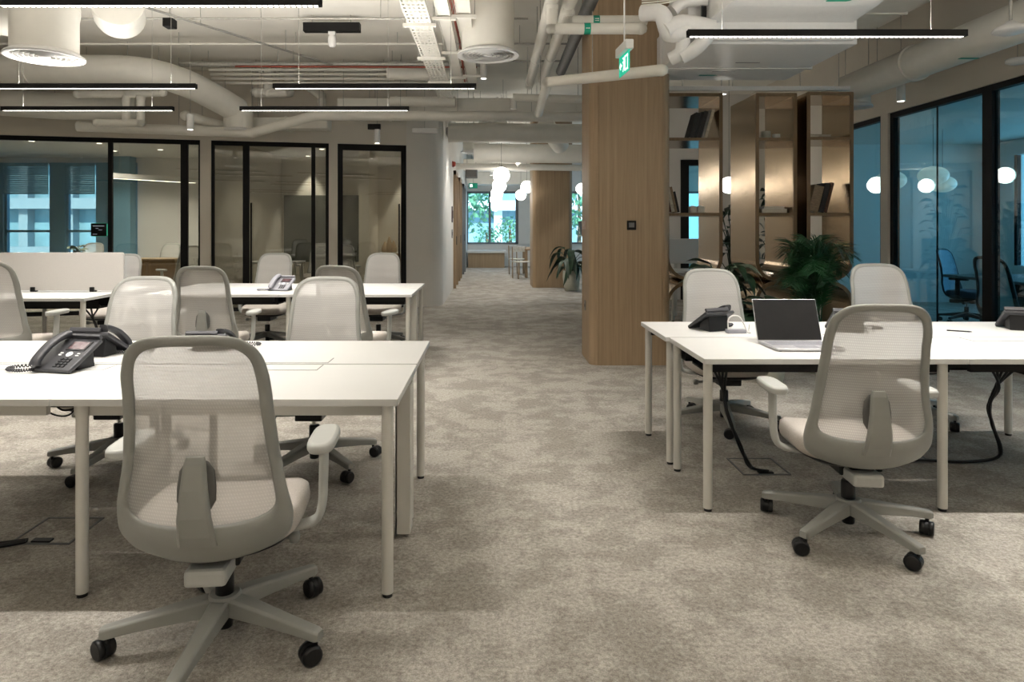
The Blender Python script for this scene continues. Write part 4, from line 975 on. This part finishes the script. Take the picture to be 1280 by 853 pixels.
ph.location = (-1.845, 2.93, TOP + .001); ph.rotation_euler = (0, 0, -14 * PI / 180)
def phone(x, y, rz, label, src=None):
    o = copy_tree(src or ph); o.location = (x, y, TOP + .001); o.rotation_euler = (0, 0, rz * PI / 180); o['label'] = label; return o
phone(-1.90, 3.27, 172, 'black phone seen from behind, back to back with the dark keypad phone')
phone(-1.42, 3.42, 180, 'black phone peeping over the top of the nearest chair').scale = (1, 1, .72)
phl = make_phone('pale grey phone on the second bench, before the pale chair', phonel, phonel)
phl.location = (-2.06, 6.62, TOP + .001); phl.rotation_euler = (0, 0, -12 * PI / 180)
phone(1.33, 4.06, 200, 'phone seen from behind on the right bench, beside the charger block')
phone(3.21, 4.08, 158, 'phone seen from behind at the right edge of the picture')
phone(2.13, 4.02, 168, 'phone seen through the mesh of the right front chair')

e = empty('laptop', (1.59, 3.33, TOP), 0, 'open silver laptop with a black screen on the right bench', 'laptop')
MB().box(-.172, .172, 0, .245, .003, .016).build('base', silver, e, bevel=.004)
kb = MB()
for j in range(6):
    for i in range(14): kb.box(-.150 + .0215 * i, -.150 + .0215 * i + .018, .105 + .0185 * j, .105 + .0185 * j + .015, .016, .0172)
o = kb.build('keyboard', MATS['phone_light'], e)
MB().box(-.055, .055, .012, .09, .016, .0163).build('trackpad', MATS['phone_light'], e)
R = Matrix.Rotation(-20 * PI / 180, 3, 'X')
lid = MB(); up = R @ Vector((0, 0, 1)); nr = R @ Vector((0, -1, 0)); cL = Vector((0, .250, .014)) + up * .113
lid.obox(cL, (.344, .007, .226), R); lo = lid.build('lid', silver, e, bevel=.002)
MB().obox(cL + nr * .0042, (.338, .0015, .219), R).build('screen', blackp, lo)
for x in (-.15, .15): MB().cyl((x, .02, 0), (x, .02, .003), .008, n=8).cyl((x, .22, 0), (x, .22, .003), .008, n=8).build('foot', rubber, e)
e = empty('charger_block', (1.43, 3.93, TOP), .06, 'pale grey charger block with an arched white cable, before a phone', 'charger')
MB().box(-.055, .055, -.025, .025, 0, .022).build('block', phonel, e, bevel=.004)
MB().tube(crom([(-.045, 0, .02), (-.045, 0, .075), (-.02, .0, .10), (.02, 0, .095), (.045, 0, .06), (.06, -.02, .01), (.075, -.035, .006)], 5), .0042, 8).build('cable', white, e)
MB().tube(crom([(.055, 0, .01), (.08, .0, .02), (.085, .005, .05), (.082, .01, .02), (.09, .02, .006)], 4), .002, 6).build('thin_cable', white, e)
# a second cable on the desk near the laptop
e = empty('usb_hub', (1.80, 3.62, TOP), .3, 'small white adapter with cable right of the laptop', 'adapter')
MB().box(-.03, .03, -.015, .015, 0, .012).build('body', white, e, bevel=.003); MB().tube(crom([(.03, 0, .006), (.06, .03, .02), (.04, .06, .03), (.0, .05, .006)], 5), .003, 8).build('cable', white, e)
e = empty('pen', (2.77, 3.98, TOP + .004), -.5, 'dark pen lying on the empty right-hand desk', 'pen')
MB().tube([(-.06, 0, 0), (-.055, 0, 0), (.05, 0, 0), (.065, 0, 0)], [.003, .004, .004, .001], 8).build('barrel', blackp, e); MB().box(-.05, -.02, -.001, .001, .003, .006).build('clip', chrome, e)

# ---------------------------------------------------------------- cables and floor boxes
def cable_bundle(paths, r, label, x=0, y=0):
    e = empty('cable_bundle', (x, y, 0), 0, label, 'cables')
    for p in paths: MB().tube([Vector(q) - Vector((x, y, 0)) for q in crom(p, 6)], r, 8).build('cable', blackp, e)
def fan(top, path, n, r, spread, seed):
    rr = random.Random(seed); out = []
    for k in range(n):
        j = lambda s_: (rr.uniform(-s_, s_), rr.uniform(-s_, s_), 0)
        t = (top[0] + spread * (k / (n - 1) - .5) * 2, top[1] + rr.uniform(-.03, .03), top[2])
        out.append([t, (t[0] * .6 + path[0][0] * .4, path[0][1], t[2] - .05)] + [tuple(a + b for a, b in zip(q, j(.008))) for q in path])
    return out
cable_bundle(fan((1.22, 3.62, .62), [(1.245, 3.6, .45), (1.27, 3.58, .33), (1.33, 3.6, .18), (1.40, 3.66, .06), (1.44, 3.68, .025), (1.52, 3.68, .012)], 4, .007, .05, 1), .007, 'black cable bundle dropping from the laptop desk to the floor box', 1.25, 3.6)
cable_bundle(fan((2.86, 3.72, .62), [(2.80, 3.72, .46), (2.76, 3.72, .36), (2.78, 3.73, .25), (2.84, 3.75, .12), (2.84, 3.78, .05), (2.72, 3.82, .016), (2.50, 3.85, .012), (2.42, 3.85, .012)], 5, .007, .12, 2), .007, 'black cable bundle under the right-hand desk with a fan of leads', 2.8, 3.7)
cable_bundle(fan((3.10, 3.72, .62), [(3.10, 3.72, .58), (3.12, 3.72, .56), (3.2, 3.72, .58)], 3, .005, .06, 5), .005, 'short loop of black leads under the desk at the right edge', 3.1, 3.7)
cable_bundle(fan((-3.75, 6.3, .62), [(-3.74, 6.3, .5), (-3.70, 6.3, .40), (-3.70, 6.3, .2), (-3.70, 6.32, .01)], 3, .008, .08, 3), .008, 'black cables forking under the desk with the privacy screen', -3.7, 6.3)
cable_bundle(fan((-1.38, 6.72, .62), [(-1.34, 6.7, .5), (-1.33, 6.7, .38), (-1.27, 6.7, .2), (-1.17, 6.7, .05), (-1.10, 6.7, .012)], 3, .012, .03, 4), .010, 'black cable bundle dropping under the second bench', -1.35, 6.7)
cable_bundle([[(-2.35, 2.75, .012), (-2.1, 2.80, .012), (-1.98, 2.86, .012)], [(-2.4, 2.80, .010), (-2.12, 2.83, .010), (-1.98, 2.87, .010)]], .010, 'black cable lying on the carpet by the left floor box', -2.2, 2.8)
cable_bundle([[(-1.88, 2.80, .64), (-1.84, 2.80, .575), (-1.76, 2.80, .565), (-1.70, 2.80, .64)], [(-1.86, 2.82, .64), (-1.80, 2.82, .58), (-1.72, 2.82, .60), (-1.69, 2.82, .64)]], .004, 'thin black lead looping under the near left desk', -1.8, 2.8)
def floor_box(x, y, rz, label):
    e = empty('floor_box', (x, y, 0), rz, label, 'floor box', 'floor power boxes')
    MB().box(-.13, .13, -.13, -.122, 0, .006).box(-.13, .13, .122, .13, 0, .006).box(-.13, -.122, -.122, .122, 0, .006).box(.122, .13, -.122, .122, 0, .006).build('rim', darkp, e)
    MB().box(-.118, .118, -.118, .118, 0, .004).build('lid', carpet, e); MB().box(-.04, .04, -.12, -.09, .0045, .012).build('outlet', blackp, e)
floor_box(1.50, 3.78, 0, 'square floor power box under the laptop desk')
floor_box(2.40, 3.97, 0, 'square floor power box under the right-hand desk')
floor_box(-1.92, 2.98, .0, 'square floor power box under the near left bench')
# switch on the oak column, plate on its side
e = empty('wall_switch', (1.37, 6.568, 1.37), 0, 'small black switch plate on the front of the oak column', 'switch')
MB().box(-.045, .045, -.012, 0, -.045, .045).build('plate', black, e, bevel=.004); MB().box(-.026, .026, -.015, -.012, -.02, .026).build('rocker', darkp, e)
e = empty('wall_plate', (.967, 6.98, 1.37), 0, 'small coppery plate on the aisle side of the oak column', 'plate')
MB().box(-.006, 0, -.13, .13, -.04, .045).build('plate', mat('copper_plate', (.42, .30, .24), .5), e); MB().box(-.008, -.006, -.05, .05, -.012, .018).build('button', mat('beige_button', (.5, .42, .36), .5), e)
# skirting socket low on the column
e = empty('wall_socket', (.967, 6.90, .55), 0, 'small dark socket low on the aisle side of the oak column', 'socket')
MB().box(-.006, 0, -.04, .04, -.05, .05).build('plate', darkp, e); MB().box(-.008, -.006, -.015, .015, -.015, .015).build('outlet', black, e)

# ---------------------------------------------------------------- plants
def leaf_mesh(L, W, arch, droop, up, segs=7, fold=.15, wavy=0):
    """one leaf along +y from the origin, rising then drooping"""
    g = []
    for i in range(segs + 1):
        t = i / segs; w_ = W * (math.sin(PI * min(1, t * .94 + .06) ** .8) ** .8) + .001
        y = L * t * (1 - .15 * t); z = up * t - droop * t * t
        g.append([(k * w_, y, z + fold * abs(k) * w_ + wavy * math.sin(7 * t + 3 * k) * w_) for k in (-1, -.5, 0, .5, 1)])
    return g
def plant(x, y, label, cat, pot_r, pot_h, leaves, mats_, seed, pot_m=terr, pot=True, name='potted_plant', stem_m=None):
    """leaves: list of (azimuth, base height, stem out, stem rise, length, width, droop)"""
    e = empty(name, (x, y, 0), 0, label, cat); rr = random.Random(seed)
    if pot:
        MB().lathe([(0, 0), (pot_r * .72, 0), (pot_r * .9, pot_h * .3), (pot_r, pot_h * .7), (pot_r * .96, pot_h), (pot_r * .86, pot_h), (pot_r * .84, pot_h * .9), (0, pot_h * .9)], n=28).build('pot', pot_m, e)
        MB().lathe([(0, pot_h * .9), (pot_r * .84, pot_h * .905)], n=20, caps=False).build('soil', soil, e)
    for az, out, rise, L, W, droop in leaves:
        a = az; R = Matrix.Rotation(a, 3, 'Z'); base = Vector((rr.uniform(-.04, .04), rr.uniform(-.04, .04), pot_h * .9 if pot else 0))
        tip = base + R @ Vector((0, out, 0)) + Vector((0, 0, rise))
        st = crom([base, base + R @ Vector((0, out * .25, 0)) + Vector((0, 0, rise * .6)), tip], 4)
        lm = rr.choice(mats_)
        tilt = Matrix.Rotation(rr.uniform(-.5, .5), 3, 'Y')
        g = leaf_mesh(L, W, 0, droop, L * .45, wavy=.1)
        m = MB(); m.sheet([[tip + R @ (tilt @ Vector(p)) for p in r] for r in g]); m.m = 0
        m.tube(st, .006, 6)
        m.build('leaf', lm, e)
    return e
rr = random.Random(3)
plant(2.14, 6.3, 'dark broad-leaved plant with some silvery leaves, behind the right bench', 'plant', .17, .46,
      [(rr.uniform(0, 2 * PI), rr.uniform(.05, .22), rr.uniform(.28, .60), rr.uniform(.22, .32), rr.uniform(.04, .075), rr.uniform(.10, .32)) for _ in range(26)], [leafd, leafd, leafs], 5)
plant(2.42, 5.85, 'large dark glossy leaves between the laptop and the palm', 'plant', .15, .40,
      [(rr.uniform(0, 2 * PI), rr.uniform(.04, .18), rr.uniform(.12, .34), rr.uniform(.24, .34), rr.uniform(.06, .10), rr.uniform(.12, .30)) for _ in range(20)], [leafd], 8)
plant(1.72, 14.4, 'drooping dark leafed plant in a cream pot by the far oak column', 'plant', .19, .43,
      [(rr.uniform(0, 2 * PI), rr.uniform(.06, .25), rr.uniform(.1, .55), rr.uniform(.30, .48), rr.uniform(.05, .08), rr.uniform(.4, .7)) for _ in range(26)], [leafd], 6)
plant(3.12, 8.65, 'tall dark leafy plant seen between the first two bookshelves', 'plant', .18, .45,
      [(rr.uniform(0, 2 * PI), rr.uniform(.02, .22), .15 + 1.15 * k / 70, rr.uniform(.12, .2), rr.uniform(.035, .06), rr.uniform(.05, .2)) for k in range(70)], [leafd], 9)
plant(3.80, 8.9, 'tall dark leafy plant seen through the middle bookshelf', 'plant', .18, .45,
      [(rr.uniform(0, 2 * PI), rr.uniform(.02, .20), .15 + 1.35 * k / 70, rr.uniform(.12, .2), rr.uniform(.035, .06), rr.uniform(.05, .2)) for k in range(70)], [leafd], 10)
# palm
def palm(x, y, label, n, pot_r, pot_h, hgt, seed):
    e = empty('potted_palm', (x, y, 0), 0, label, 'plant'); r_ = random.Random(seed)
    MB().lathe([(0, 0), (pot_r * .72, 0), (pot_r * .92, pot_h * .3), (pot_r, pot_h * .7), (pot_r * .96, pot_h), (pot_r * .86, pot_h), (pot_r * .84, pot_h * .9), (0, pot_h * .9)], n=28).build('pot', terr, e)
    MB().lathe([(0, pot_h * .9), (pot_r * .84, pot_h * .905)], n=20, caps=False).build('soil', soil, e)
    for k in range(n):
        az = 2 * PI * k / n * 2.4 + r_.uniform(-.3, .3); R = Matrix.Rotation(az, 3, 'Z'); reach = r_.uniform(.10, .42); h_ = hgt * r_.uniform(.72, 1.0) - .25 * reach
        base = Vector((r_.uniform(-.06, .06), r_.uniform(-.06, .06), pot_h * .88)); dz = h_ - pot_h
        pts = crom([base, base + R @ Vector((0, reach * .12, dz * .45)), base + R @ Vector((0, reach * .45, dz * .88)), base + R @ Vector((0, reach * .85, dz * 1.0)), base + R @ Vector((0, reach * 1.25, dz * .86))], 6)
        m = MB(); m.tube(pts, [.007 - .005 * i / (len(pts) - 1) for i in range(len(pts))], 6)
        for i in range(11, len(pts) * 5 // 2):
            q = i / 2.5; i0 = int(q); 
            if i0 + 1 >= len(pts): break
            p = pts[i0] + (pts[i0 + 1] - pts[i0]) * (q - i0); t = (pts[i0 + 1] - pts[i0]).normalized(); sd = t.cross(Vector((0, 0, 1)))
            sd = sd.normalized() if sd.length > .05 else R @ Vector((1, 0, 0)); f_ = (q / len(pts)); L = .25 * math.sin(PI * min(1, .18 + .78 * f_)) + .03
            for sg in (-1, 1):
                d_ = (sd * sg * .75 + t * .65 + Vector((0, 0, r_.uniform(-.05, .15)))).normalized(); nn = d_.cross(t).normalized(); wv = d_.cross(nn).normalized() * .0042
                a_, b_, c_ = p, p + d_ * L * .5 + Vector((0, 0, -.006)), p + d_ * L + Vector((0, 0, -.05 * L / .2))
                m.add([a_ - wv * .4, a_ + wv * .4, b_ + wv, b_ - wv, c_], [(0, 1, 2, 3), (3, 2, 4)], True)
        m.build('frond', leafp, e)
    return e
palm(3.03, 6.3, 'green palm in a pale pot before the bookshelf nearest the glass', 22, .19, .42, 1.36, 4)

# ---------------------------------------------------------------- things in and behind the glass rooms
def boxed(name, c, s, m, label, cat, parts=(), bev=.004):
    e = empty(name, c, 0, label, cat)
    for nm, b, mm in parts: MB().box(*b).build(nm, mm, e, bevel=bev)
    return e
boxed('wooden_cabinet', (-6.0, 12.1, 0), 0, 0, 'low oak cabinet in the left glass room', 'cabinet', [('top', (-.42, .42, -.25, .25, .77, .80), oak), ('side_panel', (-.42, -.39, -.24, .24, 0, .77), oakd), ('side_panel', (.39, .42, -.24, .24, 0, .77), oakd), ('front_panel', (-.39, .39, -.23, -.21, .03, .77), oakd), ('back_panel', (-.39, .39, .21, .23, 0, .77), oakd)])
boxed('meeting_table', (-7.9, 12.2, 0), 0, 0, 'white topped meeting table before the windows of the left room', 'table', [('tabletop', (-.95, .95, -.5, .5, .71, .74), lam)] + [('leg', (x - .03, x + .03, y - .03, y + .03, 0, .71), legm) for x in (-.85, .85) for y in (-.42, .42)])
plant(-7.45, 12.1, 'potted plant on the meeting table of the left room', 'plant', .09, .14, [(rr.uniform(0, 6.3), rr.uniform(.02, .08), rr.uniform(.05, .15), rr.uniform(.1, .2), rr.uniform(.03, .05), .08) for _ in range(16)], [leafs, leafd], 12).location.z = .74
chair(-6.25, 12.75, 170, 'grey chair behind the oak cabinet in the left room', 10)
chair(-7.95, 13.2, 185, 'pale chair by the plant in the left room', 10)
b = boxed('picture_board', (-3.5, 14.34, 1.32), 0, 0, 'large olive board on the rear wall of the middle room', 'board', [('panel', (-.92, .84, -.02, 0, -.7, .72), tv)])
boxed('side_table', (-3.85, 12.2, 0), 0, 0, 'white table in the middle room by the glass door', 'table', [('tabletop', (-.5, .4, -.3, .3, .71, .74), lam)] + [('leg', (x - .02, x + .02, y - .02, y + .02, 0, .71), legm) for x in (-.45, .35) for y in (-.25, .25)])
boxed('small_cabinet', (-1.72, 13.9, 0), 0, 0, 'brown cabinet behind the narrow glass panel', 'cabinet', [('top', (-.65, .6, -.25, .25, .78, .82), oak), ('door', (-.63, -.02, -.24, -.22, .03, .78), oakd), ('door', (.0, .58, -.24, -.22, .03, .78), oakd), ('side_panel', (-.65, -.63, -.24, .25, 0, .78), oakd), ('side_panel', (.58, .6, -.24, .25, 0, .78), oakd)])
e = empty('glass_ornament', (-2.10, 13.85, .821), 0, 'amber drop shaped ornament on the brown cabinet', 'ornament')
MB().box(-.2, .2, -.1, .1, 0, .02).build('tray', lam, e)
for x, h in ((-.09, .24), (0, .34), (.09, .26)): MB().lathe([(0, .02), (.06, .02), (.075, .08), (.055, h * .6), (.015, h), (0, h + .01)], (x, 0, 0), 18).build('drop', mat('amber_%d' % int(h * 100), (.5, .36, .22), .15), e)
e = empty('wall_switch', (-4.478, 12.15, 1.30), 0, 'grey switch on the side wall of the middle room', 'switch'); MB().box(0, .012, -.05, .05, -.09, .09).build('plate', darkp, e); MB().box(.012, .016, -.025, .025, -.05, .05).build('rocker', black, e)
# booking display on the glass
DM = DW @ Matrix.Translation((5.07, -.012, 1.315))
e = empty('booking_display', DM @ Vector((0, 0, 0)), math.atan2(.2101, .9777), 'small black booking screen with a green rim on the left glass', 'display')
MB().box(-.11, .11, -.02, .022, -.10, .10).build('housing', black, e, bevel=.008)
MB().box(.112, .116, -.016, .018, -.09, .09).box(-.09, .11, -.016, .018, .101, .104).box(-.09, .11, -.016, .018, -.104, -.101).build('light_rim', mat('rim_green', (.05, .5, .3), .4, emit=.5), e)
t_ = MB(); t_.box(-.08, .08, -.022, -.0205, .055, .063).box(-.04, .0, -.022, -.0205, .02, .026).box(.0, .05, -.022, -.0205, -.005, .001).box(-.08, -.02, -.022, -.0205, -.07, -.064)
t_.build('screen_text', mat('screen_text', (.5, .55, .65), .4, emit=.5), e)
# right room table
boxed('meeting_table', (6.55, 8.0, 0), 0, 0, 'dark meeting table in the right glass room', 'table', [('tabletop', (-.6, .6, -.85, .85, .70, .735), MATS['dark_pipe']), ('leg', (-.3, .3, -.6, -.5, 0, .70), black), ('leg', (-.3, .3, .5, .6, 0, .70), black)])
# bench beyond the shelves
make_desk(2.55, 3.75, 9.6, 10.2, True, (.06, 1.14), 'white desk seen through the first bookshelf', GD)
e = empty('privacy_screen', (3.0, 10.28, 0), 0, 'grey fabric screen panel seen through the first bookshelf', 'screen'); MB().box(-.42, .25, -.015, .015, .80, 1.18).build('panel', screenp, e, bevel=.01)
MB().box(-.2, -.16, -.02, .02, 0, .80).box(.1, .14, -.02, .02, 0, .80).build('post', legm, e)
chair(3.38, 9.35, 20, 'grey chair glimpsed between the first two bookshelves', 10)
# corridor end: bench, wooden chairs and table
e = empty('oak_bench', (-.15, 22.95, 0), 0, 'low oak bench with a white top under the end window', 'bench')
MB().box(-.68, .65, -.35, .35, .50, .58).build('top', lam, e, bevel=.006)
for a, b in ((-.63, -.02), (.12, .60)): MB().box(a, b, -.30, .30, 0, .50).build('side_panel', oak, e)
MB().box(-.02, .12, -.33, .30, 0, .50).build('post', oak, e)
def oak_chair(x, y, rz, label):
    e = empty('oak_chair', (x, y, 0), rz, label, 'chair', 'oak chairs at the corridor end')
    MB().box(-.21, .21, -.20, .20, .43, .455).build('seat', stone, e, bevel=.005)
    for a in (-.19, .19):
        MB().cyl((a, -.18, 0), (a * .95, -.17, .43), .016, n=10).build('leg', oak, e); MB().cyl((a, .18, 0), (a, .20, .84), .016, n=10).build('leg', oak, e)
    MB().box(-.20, .20, .185, .21, .70, .84).build('backrest', stone, e, bevel=.005)
oak_chair(.82, 17.9, .4, 'oak chair with pale seat left of the far column, nearer one')
oak_chair(.78, 19.4, .9, 'oak chair with pale seat behind the nearer one at the far column')
boxed('oak_table', (1.45, 18.9, 0), 0, 0, 'oak table edge showing left of the far column', 'table', [('tabletop', (-.55, .55, -.9, .9, .74, .78), oak)] + [('leg', (x - .03, x + .03, y - .03, y + .03, 0, .74), oak) for x in (-.5, .5) for y in (-.8, .8)])
flat_s = empty('leaning_panel', (2.60, 18.6, 0), 0, 'dark angled screen seen right of the far column', 'screen')
MB().obox((0, 0, 1.35), (.3, .04, .42), Matrix.Rotation(-.25, 3, 'Y')).build('panel', darkp, flat_s); MB().box(-.03, .03, -.02, .02, 0, 1.3).build('post', legm, flat_s)
# small things on the corridor wall
e = empty('fire_alarm', (-.838, 14.5, 2.72), 0, 'red fire alarm sounder high on the corridor wall', 'alarm'); MB().lathe([(0, 0), (.055, 0), (.055, .04), (.045, .07), (0, .075)], n=18).build('sounder', red, e, rot=(0, PI / 2, 0)); MB().box(0, .02, -.06, .06, -.06, .06).build('base', red, e)
e = empty('door_plate', (-.838, 14.3, 1.63), 0, 'dark name plate on the corridor wall', 'sign'); MB().box(0, .02, -.08, .08, -.17, .17).build('plate', mat('plum', (.07, .035, .04), .5), e); MB().box(.02, .026, -.04, .06, -.08, .08).build('screen', black, e)
e = empty('wall_switch', (-.838, 14.3, 1.22), 0, 'dark switch below the name plate on the corridor wall', 'switch'); MB().box(0, .015, -.05, .05, -.09, .09).build('plate', darkp, e); MB().box(.015, .02, -.025, .025, -.04, .04).build('rocker', black, e)
e = empty('exit_box', (-.55, 20.5, 2.55), 0, 'small green lit sign at the end of the corridor', 'sign'); MB().box(-.13, .13, -.03, .03, 0, .16).build('body', green_s, e); MB().box(-.10, -.02, -.034, -.03, .04, .12).build('arrow', white_e, e); MB().cyl((0, 0, .16), (0, 0, H - 2.55), .006, n=6).build('stem', galv, e)

# ---------------------------------------------------------------- outside
struct(MB().box(-60, 60, 24.2, 90, -.35, -.25).build('ground', asphalt))
def building(x0, x1, y, n, label, fl=3.2, pitch=3.0, bldg=bldg):
    e = empty('building', ((x0 + x1) / 2, y, -.25), 0, label, 'building'); w_ = (x1 - x0) / 2; hgt = n * fl
    MB().box(-w_, w_, 1.2, 8, 0, hgt).build('glazing', bglass, e)
    for k in range(n + 1): MB().box(-w_, w_, 0, 8.2, k * fl - .35, k * fl + .35).build('floor_slab', bldg, e)
    x = -w_
    while x <= w_ + .01:
        MB().box(x - .3, x + .3, .5, 1.4, 0, hgt).build('pier', bldg, e); x += pitch
building(-34, -8, 44, 5, 'pale office block across the street, outside the left room windows', bldg=mat('slate_render', (.30, .36, .40), .8, var=.1))
building(-5.5, 14, 48, 5, 'pale apartment block with white slabs outside the end window')
def tree(x, y, h, label, seed):
    e = empty('tree', (x, y, -.25), 0, label, 'tree'); r_ = random.Random(seed)
    MB().tube([(0, 0, 0), (.05, 0, h * .4), (0, 0, h * .8)], [.12, .09, .04], 8).build('trunk', oakd, e)
    m = MB()
    for k in range(420):
        a, b = r_.uniform(0, 2 * PI), math.acos(r_.uniform(-1, 1)); q = r_.uniform(.5, 1)
        p = Vector((h * .34 * q * math.sin(b) * math.cos(a), h * .34 * q * math.sin(b) * math.sin(a), h * .66 + h * .34 * q * math.cos(b)))
        u = Vector((r_.uniform(-1, 1), r_.uniform(-1, 1), r_.uniform(-1, 1))).normalized(); v = u.cross(Vector((r_.uniform(-1, 1), .3, .7))).normalized(); s_ = h * .045
        m.add([p - u * s_, p - v * s_ * .5, p + u * s_, p + v * s_ * .5], [(0, 1, 2, 3)])
    m.build('crown', tree_m, e)['kind'] = 'stuff'
tree(-1.2, 30, 4.2, 'slender green tree outside the left half of the end window', 1)
tree(.9, 33, 2.2, 'low green shrub-like tree outside the right half of the end window', 2)
tree(3.9, 30, 4.0, 'green tree outside the window right of the far column', 3)
tree(-.2, 29, 1.7, 'lowest green bush outside the end window', 4)
